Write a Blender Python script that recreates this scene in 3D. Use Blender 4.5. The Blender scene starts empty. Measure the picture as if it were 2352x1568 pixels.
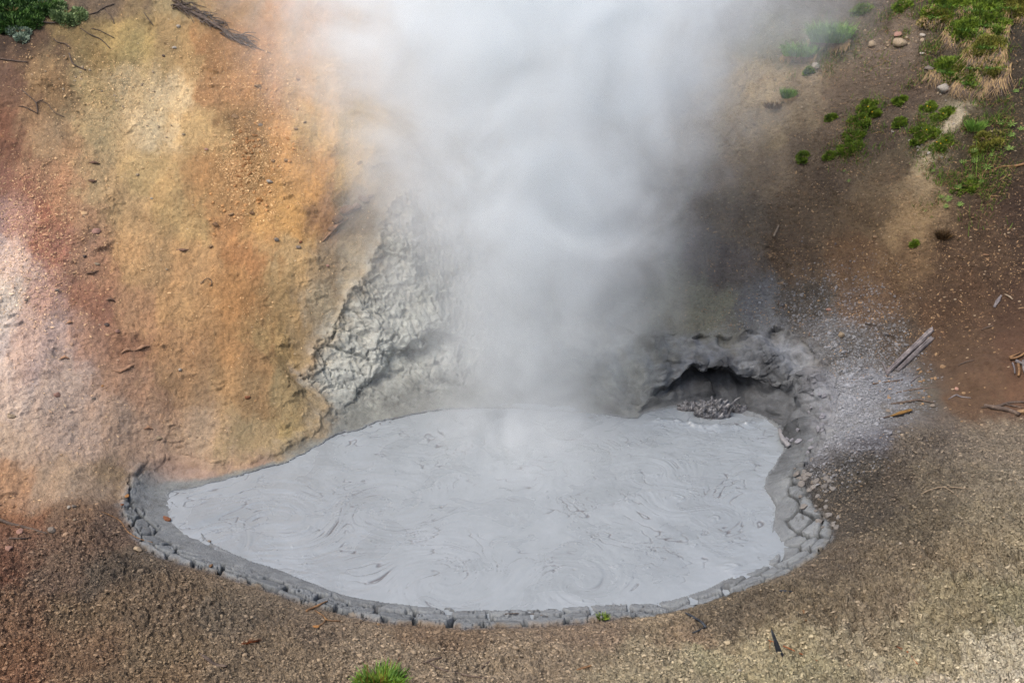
import bpy, bmesh, math, random
import numpy as np
from mathutils import Vector, Matrix

# ------------------------------------------------------------------ camera, sky, sun, exposure
SC = bpy.context.scene
C = SC.collection
CAMZ, PITCH, FPX = 8.0, math.radians(22.0), 35.0/36.0*2352.0      # photo measured on a 2352 x 1568 grid
cam = bpy.data.cameras.new('camera'); cam.lens = 35.0; cam.sensor_width = 36.0
cam.clip_start = 0.1; cam.clip_end = 600
camo = bpy.data.objects.new('camera', cam); C.objects.link(camo)
camo.location = (0, 0, CAMZ); camo.rotation_euler = (math.pi/2 - PITCH, 0, 0)
SC.camera = camo
SUN_EL, SUN_AZ = math.radians(60), math.radians(-124)              # azimuth from +Y towards +X
W = bpy.data.worlds.new('World'); SC.world = W; W.use_nodes = True
wn = W.node_tree; bg = wn.nodes['Background']
sk = wn.nodes.new('ShaderNodeTexSky'); sk.sky_type = 'NISHITA'; sk.sun_disc = False
sk.sun_elevation = SUN_EL; sk.sun_rotation = SUN_AZ; sk.air_density = 1.0; sk.dust_density = 5.0; sk.ozone_density = 1.0
wn.links.new(sk.outputs[0], bg.inputs[0]); bg.inputs[1].default_value = 0.15
sl = bpy.data.lights.new('sun', 'SUN'); sl.energy = 1.4; sl.angle = math.radians(34); sl.color = (1.0, 0.95, 0.88)
so = bpy.data.objects.new('sun', sl); C.objects.link(so)
sd = Vector((math.sin(SUN_AZ)*math.cos(SUN_EL), math.cos(SUN_AZ)*math.cos(SUN_EL), math.sin(SUN_EL)))
so.rotation_euler = sd.to_track_quat('Z', 'Y').to_euler(); so.location = (0, 0, 30)
SC.view_settings.view_transform = 'Standard'; SC.view_settings.look = 'None'
SC.view_settings.exposure = 0.98; SC.view_settings.gamma = 1.0
SC.cycles.volume_bounces = 8; SC.cycles.max_bounces = 10; SC.cycles.diffuse_bounces = 3
SC.cycles.glossy_bounces = 2; SC.cycles.transmission_bounces = 2
SC.cycles.volume_step_rate = 0.5; SC.cycles.volume_max_steps = 256
SC.cycles.use_denoising = True; SC.cycles.denoising_prefilter = 'NONE'; SC.cycles.denoising_input_passes = 'RGB_ALBEDO_NORMAL'

# ------------------------------------------------------------------ numpy noise
rng = np.random.default_rng(7); random.seed(7)
PERM = rng.permutation(256).astype(np.int32); PERM = np.concatenate([PERM, PERM, PERM])
GR = rng.normal(size=(256, 3)); GR /= np.linalg.norm(GR, axis=1)[:, None]; GR = GR.astype(np.float32)
RND = rng.random((256, 4)).astype(np.float32)
def perlin(x, y, z=None):
    x = np.asarray(x, np.float32); y = np.asarray(y, np.float32)
    z = np.zeros_like(x) + np.float32(0.37) if z is None else np.asarray(z, np.float32)
    xi, yi, zi = np.floor(x), np.floor(y), np.floor(z)
    xf, yf, zf = x-xi, y-yi, z-zi
    xi = xi.astype(np.int32) & 255; yi = yi.astype(np.int32) & 255; zi = zi.astype(np.int32) & 255
    u, v, w = (t*t*t*(t*(t*6-15)+10) for t in (xf, yf, zf))
    def g(a, b, c):
        h = PERM[PERM[PERM[(xi+a) & 255]+((yi+b) & 255)]+((zi+c) & 255)]
        G = GR[h]
        return G[..., 0]*(xf-a)+G[..., 1]*(yf-b)+G[..., 2]*(zf-c)
    def L(a, b, t): return a+(b-a)*t
    return L(L(L(g(0,0,0), g(1,0,0), u), L(g(0,1,0), g(1,1,0), u), v),
             L(L(g(0,0,1), g(1,0,1), u), L(g(0,1,1), g(1,1,1), u), v), w)*1.6
def fbm(x, y, z=None, octv=4, s=1.0, gain=0.5, lac=2.03):
    o = 0; a = 1.0; t = 0
    for i in range(octv):
        o = o+a*perlin(x*s+i*17.3, y*s-i*9.1, None if z is None else z*s+i*5.7); t += a; a *= gain; s *= lac
    return o/t
def worley(x, y, seed=0):
    """F1, F2 and a random number per cell"""
    x = np.asarray(x, np.float32)+seed*13.7; y = np.asarray(y, np.float32)-seed*7.9
    xi = np.floor(x).astype(np.int32); yi = np.floor(y).astype(np.int32)
    f1 = np.full(x.shape, 9., np.float32); f2 = f1.copy(); r = np.zeros_like(f1)
    for a in (-1, 0, 1):
        for b in (-1, 0, 1):
            h = PERM[PERM[(xi+a) & 255]+((yi+b) & 255)]
            d = np.hypot(xi+a+0.12+0.76*RND[h, 0]-x, yi+b+0.12+0.76*RND[h, 1]-y)
            c = d < f1
            f2 = np.where(c, f1, np.minimum(f2, d)); r = np.where(c, RND[h, 2], r); f1 = np.where(c, d, f1)
    return f1, f2, r
def sst(a, b, x):
    t = np.clip((x-a)/(b-a), 0, 1); return t*t*(3-2*t)

# ------------------------------------------------------------------ pixel of the photo -> point in the world
def K(v): return math.tan(PITCH+math.atan((v-784.0)/FPX))
def PY(u, v, y):                                    # on the ray, at forward distance y
    z = CAMZ-y*K(v); dep = y*math.cos(PITCH)+(CAMZ-z)*math.sin(PITCH)
    return ((u-1176.0)/FPX*dep, y, z)
def PZ(u, v, z=0.0): return PY(u, v, (CAMZ-z)/K(v))  # on the ray, at height z
def line(u, y0, z0, m, vs):                         # a slope m rising away from (y0, z0), met by rays v
    return [PY(u, v, (CAMZ-z0+m*y0)/(m+K(v))) for v in vs]

# liquid mud outline (z = 0) and the lip of the pit
SHORE = [(385,1135),(440,1192),(480,1240),(560,1280),(640,1308),(720,1340),(800,1368),(900,1385),(1000,1395),(1090,1400),
 (1200,1398),(1300,1392),(1400,1385),(1480,1375),(1560,1358),(1640,1335),(1700,1308),(1745,1276),(1765,1240),(1780,1185),
 (1778,1150),(1758,1112),(1765,1085),(1785,1055),(1792,1020),(1798,995),(1780,980),(1735,968),(1690,955),(1640,945),
 (1590,945),(1520,948),(1450,952),(1400,950),(1300,945),(1200,940),(1100,938),(1000,940),(900,962),(820,985),(770,1000),(715,1030),(640,1062),
 (540,1092),(450,1117)]
SHORE = [PZ(u, v, 0)[:2] for u, v in SHORE]
RIM = [(272,1165,.22),(305,1228,.2),(345,1268,.2),(440,1300,.2),(540,1330,.2),(640,1362,.2),(710,1390,.2),(800,1412,.2),(900,1430,.2),
 (1000,1438,.2),(1100,1441,.2),(1200,1438,.2),(1300,1433,.2),(1400,1422,.2),(1500,1410,.2),(1600,1390,.2),(1700,1355,.22),
 (1800,1322,.22),(1862,1286,.24),(1905,1240,.26),(1900,1200,.28),(1872,1170,.28),(1850,1130,.3),(1842,1090,.3)]
RIM = [PZ(*a) for a in RIM]
RIM += [PY(*a) for a in [(1868,1050,14.2),(1903,990,14.9),(1908,920,15.5),(1892,850,16.2),(1860,790,16.9),(1800,758,17.4),(1720,765,17.5),
 (1600,775,17.5),(1490,772,17.6),(1400,748,18.0),(1300,710,18.6),(1200,650,19.1),(1110,560,19.4),(1060,490,19.5),(1010,448,19.5),
 (940,438,19.3),(885,490,19.0),(860,570,18.5),(812,650,17.9),(765,742,17.2),(700,840,16.5),(688,868,16.3),(735,915,16.0),(738,950,15.7),(700,985,15.3),
 (620,1028,14.7),(540,1050,14.4),(480,1060,14.2),(400,1042,14.3),(330,1050,14.0),(300,1085,13.6),(285,1125,13.2)]]
def catmull(P, n=5):
    P = np.array(P, float); N = len(P); out = []
    for i in range(N):
        a, b, c, d = P[i-1], P[i], P[(i+1) % N], P[(i+2) % N]
        for k in range(n):
            t = k/n
            out.append(0.5*((2*b)+(c-a)*t+(2*a-5*b+4*c-d)*t*t+(3*b-a-3*c+d)*t**3))
    return np.array(out)
RIMC = catmull(RIM, 4); SHC = catmull(SHORE, 4)

# outer ground: thin plate spline through these points
CP = list(RIM)
CP += line(-400, 11.3, .9, .72, (1100, 800, 400, 0, -150)); CP += line(0, 12.3, .6, .78, (1080, 850, 600, 300, 0, -140))
CP += line(350, 14.2, .62, .80, (930, 700, 450, 200, 0, -140)); CP += line(640, 15.2, .36, .86, (860, 600, 300, 0, -140))
CP += line(900, 19.1, 3.2, .88, (300, 100, 0, -140)); CP += line(1200, 19.2, 2.2, .88, (500, 250, 0, -140))
CP += line(1500, 17.9, 1.15, .84, (620, 400, 200, 0, -140)); CP += line(1800, 17.4, 1.1, .82, (660, 450, 200, 0, -140))
CP += line(2050, 15.6, .95, .80, (820, 650, 400, 150, 0, -140)); CP += line(2352, 14.2, 1.15, .76, (900, 700, 450, 200, 0, -140))
CP += line(2750, 13.0, 1.6, .72, (900, 500, 100, -140))
CP += [PZ(*a) for a in [(1960,985,.75),(2060,955,.9),(2200,945,1.05),(2352,935,1.2),(1960,1080,.7),(2150,1080,1.0),(2352,1080,1.3),
 (1980,1220,.6),(2150,1220,1.0),(2352,1220,1.45),(1950,1350,.75),(2150,1380,1.25),(2352,1400,1.6),(1800,1420,.75),(1600,1450,.55),
 (2352,1568,1.8),(2100,1568,1.4),(1800,1568,1.0),(1500,1568,.8),(1180,1568,.66),(1180,1490,.40),(850,1568,.66),(850,1480,.42),
 (500,1568,.75),(500,1420,.42),(200,1568,.9),(200,1420,.62),(0,1568,1.05),(0,1400,.85),(0,1250,.65),(0,1150,.6),(180,1250,.45),(180,1140,.45),
 (-300,1568,1.5),(-300,1250,1.0),(2700,1568,2.6),(2700,1200,2.1)]]
CP += [(-9,2,5.6),(-4,2,5.9),(0,2,6.0),(4,2,6.2),(9,2,6.6),(0,5,2.9),(-5,5,3.0),(5,5,3.5),(0,-3,6.4),(-12,-3,6.4),(12,-3,6.6),(-13,6,4.0),(13,6,5.0)]
CP = np.array(CP, float)
def tps_fit(P, lam=0.02):
    n = len(P); d = np.hypot(P[:,None,0]-P[None,:,0], P[:,None,1]-P[None,:,1])
    A = np.where(d > 0, d*d*np.log(np.maximum(d, 1e-9)), 0)+lam*np.eye(n)
    Q = np.c_[np.ones(n), P[:, :2]]
    M = np.zeros((n+3, n+3)); M[:n,:n] = A; M[:n,n:] = Q; M[n:,:n] = Q.T
    return np.linalg.solve(M, np.r_[P[:, 2], np.zeros(3)])
TW = tps_fit(CP)
def tps(x, y):
    sh = x.shape; x = x.ravel(); y = y.ravel(); o = np.empty(len(x), np.float32)
    cx, cy, w = CP[:,0].astype(np.float32), CP[:,1].astype(np.float32), TW[:-3].astype(np.float64)
    for i in range(0, len(x), 50000):
        a, b = x[i:i+50000].astype(np.float32), y[i:i+50000].astype(np.float32)
        d2 = (a[:,None]-cx)**2+(b[:,None]-cy)**2+1e-9
        o[i:i+50000] = (0.5*d2*np.log(d2))@w+TW[-3]+TW[-2]*a+TW[-1]*b
    return o.reshape(sh)

# raster maps round the pit: distances to the shore and the lip, arc position
GX0, GY0, GS = -7.5, 8.0, 0.03
gx = np.arange(GX0, 8.5, GS); gy = np.arange(GY0, 21.5, GS)
GXX, GYY = np.meshgrid(gx, gy)
def poly_maps(P):
    Q = np.roll(P, -1, 0); d = np.full(GXX.shape, 1e9); s = np.zeros(GXX.shape); ins = np.zeros(GXX.shape, bool); acc = 0
    for (ax, ay), (bx, by) in zip(P[:, :2], Q[:, :2]):
        L = math.hypot(bx-ax, by-ay)+1e-9
        t = np.clip(((GXX-ax)*(bx-ax)+(GYY-ay)*(by-ay))/L**2, 0, 1)
        dd = np.hypot(GXX-ax-t*(bx-ax), GYY-ay-t*(by-ay)); c = dd < d
        d = np.where(c, dd, d); s = np.where(c, acc+t*L, s); acc += L
        if ay != by: ins ^= ((ay > GYY) != (by > GYY)) & (GXX < (bx-ax)*(GYY-ay)/(by-ay)+ax)
    return np.where(ins, -d, d).astype(np.float32), s.astype(np.float32)
M_S, M_SA = poly_maps(SHC); M_R, M_RA = poly_maps(RIMC)
def samp(M, x, y, far=5.0):
    fx = (x-GX0)/GS; fy = (y-GY0)/GS
    ok = (fx > 0) & (fy > 0) & (fx < M.shape[1]-2) & (fy < M.shape[0]-2)
    fx = np.clip(fx, 0, M.shape[1]-2.001); fy = np.clip(fy, 0, M.shape[0]-2.001)
    i = fx.astype(int); j = fy.astype(int); a = fx-i; b = fy-j
    v = (M[j,i]*(1-a)+M[j,i+1]*a)*(1-b)+(M[j+1,i]*(1-a)+M[j+1,i+1]*a)*b
    return np.where(ok, v, far)
PCX, PCY = 0.3, 13.3                                  # middle of the pool
# how cliff-like the wall is, by azimuth seen from the pool's middle (deg, 0 = +X, 90 = +Y)
AZ = [-180, -172, -165, -100, -60, -20, 5, 16, 26, 40, 90, 140, 158, 168, 174, 180]
CL = [  .15,  .05,   0,    0,   0,   0, .1, .55,  1,  1,  1,  1,  1,  .9,  .65, .15]
def azimuth(x, y): return np.degrees(np.arctan2(y-PCY, x-PCX))
def cliffness(x, y): return np.interp(azimuth(x, y), AZ, CL)
FT = [0, .03, .12, .22, .36, .48, .56, .66, .80, 1.0]
FV = [0, .10, .30, .42, .54, .60, .74, .82, .90, 1.0]

CAVEX, CAVEY = PZ(1635, 955, 0)[0], PZ(1635, 955, 0)[1]
def height(x, y, fine=False):
    """macro height; with fine also the region maps"""
    T = tps(x, y)
    T = np.minimum(T, 9.5+0.12*(T-9.5)) if True else T
    T = np.maximum(T, -0.5)
    far = sst(30, 60, np.hypot(x, y)); T = T*(1-far)+9.5*far
    ck = cliffness(x, y); am = .06+.13*ck; wx = x+am*fbm(x, y, octv=5, s=1.7, gain=.6); wy = y+am*fbm(x+31, y+17, octv=5, s=1.7, gain=.6)
    dS = samp(M_S, wx, wy); dR = samp(M_R, wx, wy)
    cl = cliffness(x, y)
    t = np.clip(dS, 0, None)/(np.clip(dS, 0, None)+np.clip(-dR, 0, None)+1e-4)
    fc = np.interp(t, FT, FV)
    fs = 0.35+0.55*sst(0, .08, t)+0.2*t
    inside = (dR < 0) & (dS > 0)
    h = np.where(inside, T*(cl*fc+(1-cl)*fs), T)
    h = np.where(dS <= 0, -0.07-0.2*sst(0, .15, -dS), h)
    if not fine: return h
    return h, T, dS, dR, cl, t, inside

# ------------------------------------------------------------------ materials
def nm(name):
    m = bpy.data.materials.new(name); m.use_nodes = True
    nt = m.node_tree; b = nt.nodes['Principled BSDF']; return m, nt, b
def N(nt, typ, **kw):
    n = nt.nodes.new(typ)
    for k, v in kw.items():
        if k in n.inputs.keys(): n.inputs[k].default_value = v
        else: setattr(n, k, v)
    return n
def noise(nt, vec, scale, detail=4, rough=.6, dist=0):
    n = N(nt, 'ShaderNodeTexNoise', Scale=scale, Detail=detail, Roughness=rough, Distortion=dist)
    nt.links.new(vec, n.inputs['Vector']); return n.outputs['Fac']
def ramp(nt, fac, stops):
    n = nt.nodes.new('ShaderNodeValToRGB'); e = n.color_ramp.elements
    while len(e) < len(stops): e.new(0.5)
    for i, (p, c) in enumerate(stops):
        e[i].position = p; e[i].color = (c, c, c, 1) if not isinstance(c, tuple) else (*c, 1)
    nt.links.new(fac, n.inputs[0]); return n.outputs[0]
def mth(nt, op, a, b=None, c=None, clamp=False):
    n = nt.nodes.new('ShaderNodeMath'); n.operation = op; n.use_clamp = clamp
    for i, x in enumerate((a, b, c)):
        if x is None: continue
        if isinstance(x, (int, float)): n.inputs[i].default_value = x
        else: nt.links.new(x, n.inputs[i])
    return n.outputs[0]
def mix(nt, fac, a, b, mode='MIX'):
    n = nt.nodes.new('ShaderNodeMix'); n.data_type = 'RGBA'; n.blend_type = mode
    for k, x in ((0, fac), (6, a), (7, b)):
        if isinstance(x, (int, float)): n.inputs[k].default_value = x
        elif isinstance(x, tuple): n.inputs[k].default_value = (*x, 1)
        else: nt.links.new(x, n.inputs[k])
    return n.outputs[2]
def lin(r, g=None, b=None):
    if g is None: r, g, b = r
    f = lambda c: ((c/255+.055)/1.055)**2.4 if c/255 > .04045 else c/255/12.92
    return (f(r), f(g), f(b))
def simple(name, rgb, rough=.85, var=.35, scale=14, bump=.3, rgb2=None, spec=.25, stretch=None):
    """a matt material with mottled colour and grain"""
    m, nt, b = nm(name); tc = nt.nodes.new('ShaderNodeTexCoord').outputs['Object']
    if stretch:
        mp = N(nt, 'ShaderNodeMapping'); mp.inputs['Scale'].default_value = stretch; nt.links.new(tc, mp.inputs[0]); tc = mp.outputs[0]
    f = noise(nt, tc, scale, 5, .65)
    c2 = rgb2 or tuple(min(1, c*(1+var*1.6)) for c in rgb)
    c = ramp(nt, f, [(.3, tuple(x*(1-var) for x in rgb)), (.5, rgb), (.72, c2)])
    oi = nt.nodes.new('ShaderNodeObjectInfo').outputs['Random']
    c = mix(nt, 1.0, c, ramp(nt, oi, [(0, .75), (1, 1.0)]), 'MULTIPLY')
    nt.links.new(c, b.inputs['Base Color']); b.inputs['Roughness'].default_value = rough
    b.inputs['Specular IOR Level'].default_value = spec
    bp = N(nt, 'ShaderNodeBump', Strength=bump, Distance=.02); nt.links.new(f, bp.inputs['Height']); nt.links.new(bp.outputs[0], b.inputs['Normal'])
    return m

def terrain_material():
    m, nt, b = nm('earth'); L = nt.links
    geo = nt.nodes.new('ShaderNodeNewGeometry').outputs['Position']
    col = N(nt, 'ShaderNodeAttribute', attribute_name='soil'); att = N(nt, 'ShaderNodeAttribute', attribute_name='region')
    sep = nt.nodes.new('ShaderNodeSeparateColor'); L.new(att.outputs['Color'], sep.inputs[0])
    grit, chips, grey = sep.outputs[0], sep.outputs[1], sep.outputs[2]
    n1 = noise(nt, geo, 2.2, 6, .62, .6); n2 = noise(nt, geo, 11, 6, .7); n3 = noise(nt, geo, 38, 5, .75)
    c = mix(nt, 1.0, col.outputs['Color'], ramp(nt, n1, [(.28, (.80, .78, .76)), (.5, 1.0), (.74, (1.22, 1.2, 1.14))]), 'MULTIPLY')
    c = mix(nt, 1.0, c, ramp(nt, n2, [(.28, (.74, .70, .66)), (.48, 1.0), (.72, (1.25, 1.24, 1.2))]), 'MULTIPLY')
    dk = ramp(nt, n3, [(.34, (.36, .33, .31)), (.47, 1.0), (.7, (1.2, 1.2, 1.2))])
    c = mix(nt, mth(nt, 'MULTIPLY_ADD', grit, .8, .2, True), c, mix(nt, 1.0, c, dk, 'MULTIPLY'))
    # pale flakes and dark crumbs, a few centimetres long
    mp = N(nt, 'ShaderNodeMapping'); mp.inputs['Rotation'].default_value = (.3, .2, .5); mp.inputs['Scale'].default_value = (1, 1.7, 1.7); L.new(geo, mp.inputs[0])
    vo = N(nt, 'ShaderNodeTexVoronoi', Scale=11.0); L.new(mp.outputs[0], vo.inputs['Vector'])
    sc = nt.nodes.new('ShaderNodeSeparateColor'); L.new(vo.outputs['Color'], sc.inputs[0])
    near = mth(nt, 'LESS_THAN', vo.outputs['Distance'], mth(nt, 'MULTIPLY_ADD', sc.outputs[2], .2, .12))
    sel = mth(nt, 'LESS_THAN', sc.outputs[0], mth(nt, 'MULTIPLY', chips, .35))
    msk = mth(nt, 'MULTIPLY', near, sel)
    chc = mix(nt, sc.outputs[1], lin(150, 122, 90), lin(184, 166, 140))
    c = mix(nt, mth(nt, 'MULTIPLY', msk, .45), c, chc)
    L.new(c, b.inputs['Base Color'])
    b.inputs['Roughness'].default_value = .9; b.inputs['Specular IOR Level'].default_value = .2
    n4 = noise(nt, geo, 17, 3, .6, .4); v4 = ramp(nt, n4, [(.40, 0.0), (.52, .8), (.7, 1.0)])
    hgt = mth(nt, 'ADD', mth(nt, 'MULTIPLY', n2, .5), mth(nt, 'MULTIPLY', n3, .35)); hgt = mth(nt, 'ADD', hgt, mth(nt, 'MULTIPLY', mth(nt, 'MULTIPLY', v4, grit), .55))
    hgt = mth(nt, 'ADD', hgt, mth(nt, 'MULTIPLY', msk, .25))
    bp = N(nt, 'ShaderNodeBump', Distance=.07); L.new(mth(nt, 'MULTIPLY_ADD', grit, .6, .5), bp.inputs['Strength'])
    L.new(hgt, bp.inputs['Height']); L.new(bp.outputs[0], b.inputs['Normal'])
    return m
EARTH = terrain_material()

def tag(o, label, cat=None, group=None, kind=None):
    o['label'] = label
    if cat: o['category'] = cat
    if group: o['group'] = group
    if kind: o['kind'] = kind
    return o

# ------------------------------------------------------------------ soil colours, read off the photograph, laid on the ground
SOIL = {0:[(0,70,60,40),(100,84,64,46),(250,115,92,70),(400,155,130,88),(550,160,116,72),(650,186,124,66),(720,184,132,88),(1000,160,150,130),(1400,150,140,125),(1700,120,112,105),(1900,88,76,62),(2050,92,76,60),(2200,72,66,40),(2352,62,60,32)],
100:[(0,72,52,38),(100,98,72,52),(200,142,112,66),(300,166,136,80),(400,160,125,80),(500,162,110,65),(600,182,120,62),(680,190,132,72),(800,190,150,110),(1200,165,145,120),(1500,155,140,120),(1780,110,105,80),(1900,88,82,60),(2050,115,96,80),(2200,75,63,45),(2340,60,50,38)],
200:[(0,110,76,58),(100,140,105,70),(200,168,138,90),(300,184,154,108),(400,198,168,122),(500,175,120,75),(600,180,120,66),(700,186,134,78),(800,188,150,110),(1000,170,145,110),(1750,168,142,100),(1850,142,120,90),(1950,112,92,74),(2100,100,80,64),(2300,62,50,36)],
300:[(0,132,82,62),(100,166,126,90),(200,176,146,100),(350,202,172,126),(450,186,146,95),(550,138,98,60),(650,186,130,75),(750,190,146,90),(850,182,148,100),(1200,180,150,115),(1500,150,130,105),(1780,150,128,95),(1900,110,90,70),(2050,95,77,60),(2120,84,76,50),(2150,150,134,104),(2172,208,188,150),(2200,90,76,50),(2230,80,66,44),(2320,65,54,35)],
270:[(2140,86,76,52),(2188,206,186,150),(2225,72,60,40),(2310,66,55,36)],
340:[(2110,90,78,54),(2142,196,174,134),(2185,86,72,48),(2250,74,62,38),(2330,64,52,34)],
375:[(2118,184,160,116),(2080,98,80,58),(2160,88,70,48),(2230,76,60,38),(2330,64,50,34)],
400:[(0,152,95,78),(100,168,116,88),(200,182,145,100),(350,182,146,95),(500,170,120,70),(600,158,112,63),(700,188,132,70),(800,182,142,85),(900,150,128,95),(1780,138,115,88),(1900,104,84,64),(2050,110,88,62),(2106,168,138,96),(2200,90,70,48),(2300,66,50,34)],
500:[(0,180,130,115),(80,152,92,76),(180,172,122,90),(300,180,140,95),(420,182,142,90),(520,174,118,68),(650,186,134,70),(750,148,104,72),(820,118,102,78),(1400,150,130,110),(1700,118,102,84),(1850,104,84,62),(2000,106,83,55),(2095,152,120,76),(2250,80,58,38),(2350,64,45,32)],
600:[(0,204,172,158),(100,160,100,85),(200,166,116,90),(320,182,136,90),(450,176,130,85),(560,168,112,64),(650,176,140,95),(750,142,118,88),(820,150,134,108),(1400,150,130,110),(1650,108,98,92),(1800,94,74,54),(1950,110,80,50),(2050,116,86,52),(2200,86,62,40),(2350,70,50,35)],
700:[(0,206,186,170),(100,186,142,126),(200,156,100,80),(300,174,124,90),(420,176,130,85),(550,164,114,65),(650,166,130,85),(740,150,132,104),(1250,145,140,125),(1380,128,124,112),(1450,130,126,110),(1550,136,130,108),(1620,125,122,104),(1720,104,104,108),(1850,76,66,55),(2000,104,75,48),(2200,86,60,38),(2350,76,52,36)],
800:[(0,206,180,168),(100,190,156,142),(200,172,122,98),(300,154,104,80),(420,166,120,82),(550,160,114,70),(640,166,130,82),(700,160,130,90),(1900,115,110,110),(1960,84,74,66),(2050,84,67,52),(2200,86,62,42),(2350,86,58,40)],
900:[(0,196,168,150),(150,188,158,138),(300,166,122,96),(420,160,120,85),(550,160,120,80),(660,168,138,92),(720,150,125,88),(1930,140,140,150),(2000,112,112,122),(2100,86,76,66),(2250,96,69,46),(2350,100,68,45)],
1000:[(0,188,158,132),(150,182,152,132),(300,176,142,116),(450,166,136,106),(560,158,130,90),(650,160,132,84),(1935,110,110,118),(2010,92,90,96),(2100,104,92,78),(2300,130,115,94)],
1100:[(0,166,122,92),(150,160,132,106),(270,146,118,88),(330,158,128,106),(1890,70,66,62),(1960,74,68,60),(2050,90,79,66),(2200,112,99,78),(2350,138,124,100)],
1200:[(0,132,86,56),(150,120,90,66),(270,104,82,66),(1940,82,73,62),(2100,102,90,70),(2300,138,124,96)],
1300:[(0,120,76,50),(150,110,86,66),(290,98,84,68),(1930,108,94,76),(2050,122,106,82),(2150,142,124,92),(2340,152,137,105)],
1400:[(0,128,92,62),(200,120,96,66),(400,118,97,72),(560,110,95,76),(1720,108,94,74),(1850,122,106,80),(2000,140,122,94),(2200,152,137,100),(2340,154,144,106)],
1460:[(700,116,98,78),(1000,124,100,74),(1300,132,110,86),(1600,138,114,86)],
1500:[(0,126,86,52),(200,120,90,60),(400,122,100,70),(600,126,106,80),(900,142,122,95),(1200,142,122,95),(1500,146,131,100),(1620,150,140,102),(1750,165,150,110),(1900,150,136,105),(2100,166,152,115),(2300,194,180,148)],
1568:[(0,132,88,54),(300,124,98,66),(700,132,112,84),(1100,146,126,98),(1500,150,136,102),(1800,158,146,106),(2100,184,168,138),(2352,196,182,152)]}
_rr = None
def raycast(us, vs):
    """world points where the camera rays meet the macro terrain"""
    us = np.array(us, float); vs = np.array(vs, float)
    k = np.array([K(v) for v in vs]); y = np.linspace(5, 45, 700)[None, :]
    z = CAMZ-y*k[:, None]; dep = y*math.cos(PITCH)+(CAMZ-z)*math.sin(PITCH); x = (us[:, None]-1176)/FPX*dep
    yy = np.broadcast_to(y, x.shape); g = height(x.ravel(), yy.ravel()).reshape(x.shape)-z
    i = np.argmax(g > 0, axis=1); i = np.where(g.max(1) > 0, np.maximum(i, 1), 699); r = np.arange(len(us))
    a, b = g[r, i-1], g[r, i]; t = np.clip(-a/(b-a+1e-9), 0, 1)
    return np.c_[x[r,i-1]*(1-t)+x[r,i]*t, yy[r,i-1]*(1-t)+yy[r,i]*t, z[r,i-1]*(1-t)+z[r,i]*t]
_u, _v, _c = [], [], []
for vv, row in SOIL.items():
    for (uu, r_, g_, b_) in row: _u.append(uu); _v.append(vv); _c.append(lin(r_, g_, b_))
SP = raycast(_u, _v).astype(np.float32); SCOL = np.array(_c, np.float32)
def soil_colour(x, y, z):
    o = np.empty((len(x), 3), np.float32)
    wx = x+0.75*fbm(x*1.7, y*.45, z*.4, 5, .8, .62)+.22*fbm(x, y, z, 4, 3.5, .65); wy = y+0.8*fbm(x*1.3+40, y*.6, z*.6, 5, .8, .6)+.22*fbm(x+9, y, z, 4, 3.5, .65)
    for i in range(0, len(x), 40000):
        s = slice(i, i+40000)
        d = (wx[s,None]-SP[:,0])**2+(wy[s,None]-SP[:,1])**2+.3*(z[s,None]-SP[:,2])**2+.02
        w = d**-2.2; w /= w.sum(1, keepdims=True); o[s] = w@SCOL
    return o
def bilerp_table(u, v, tab): pass

# ------------------------------------------------------------------ the ground: one sheet, finer where it lies nearer
def build_grid():
    a1 = np.linspace(-36, 36, 1240); a0 = np.linspace(-82, -36.5, 36); az = np.radians(np.r_[a0, a1, -a0[::-1]])
    acf = np.radians(np.linspace(-84, 84, 300)); r = np.r_[np.linspace(1.5, 7, 60), np.linspace(7.03, 27, 1100), np.geomspace(27.3, 120, 90)]
    A, R = np.meshgrid(acf, r, indexing='ij')
    h = height(R*np.sin(A), R*np.cos(A))
    dz = np.diff(h, axis=1); dr = np.diff(R, axis=1); rm = .5*(R[:,1:]+R[:,:-1]); zm = 8-.5*(h[:,1:]+h[:,:-1])
    dist = np.hypot(rm, zm)
    vis = np.clip((dr*zm+dz*rm)/dist, 0, None)                    # how tall the step looks from the camera's side
    met = (vis+.22*np.hypot(dr, dz))/dist
    met *= np.where(rm < 7.5, .2, 1)*np.where(rm > 25.5, .12, 1)
    cdf = np.concatenate([np.zeros((len(acf), 1)), np.cumsum(met, 1)], 1); cdf /= cdf[:, -1:]
    for _ in range(2): cdf[1:-1] = (cdf[:-2]+cdf[1:-1]+cdf[2:])/3
    NR = 960; q = np.linspace(0, 1, NR)
    Rq = np.array([np.interp(q, cdf[i], r) for i in range(len(acf))])
    f = (az-acf[0])/(acf[1]-acf[0]); i = np.clip(f.astype(int), 0, len(acf)-2); t = (f-i)[:, None]
    RR = Rq[i]*(1-t)+Rq[i+1]*t
    return RR*np.sin(az)[:, None], RR*np.cos(az)[:, None]
gX, gY = build_grid(); NA, NRR = gX.shape
X = gX.ravel(); Y = gY.ravel()
H, T, dS, dR, CLF, TT, INS = height(X, Y, True)
def normals(P):
    du = np.zeros_like(P); dv = np.zeros_like(P)
    du[1:-1] = P[2:]-P[:-2]; du[0] = P[1]-P[0]; du[-1] = P[-1]-P[-2]
    dv[:, 1:-1] = P[:, 2:]-P[:, :-2]; dv[:, 0] = P[:, 1]-P[:, 0]; dv[:, -1] = P[:, -1]-P[:, -2]
    n = np.cross(du, dv); n /= np.linalg.norm(n, axis=2, keepdims=True)+1e-9
    return np.where(n[..., 2:3] < 0, -n, n)
P = np.stack([X, Y, H], 1)
Nn = normals(P.reshape(NA, NRR, 3)).reshape(-1, 3)
x, y, z = P[:, 0], P[:, 1], P[:, 2]
az_ = azimuth(x, y)
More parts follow.
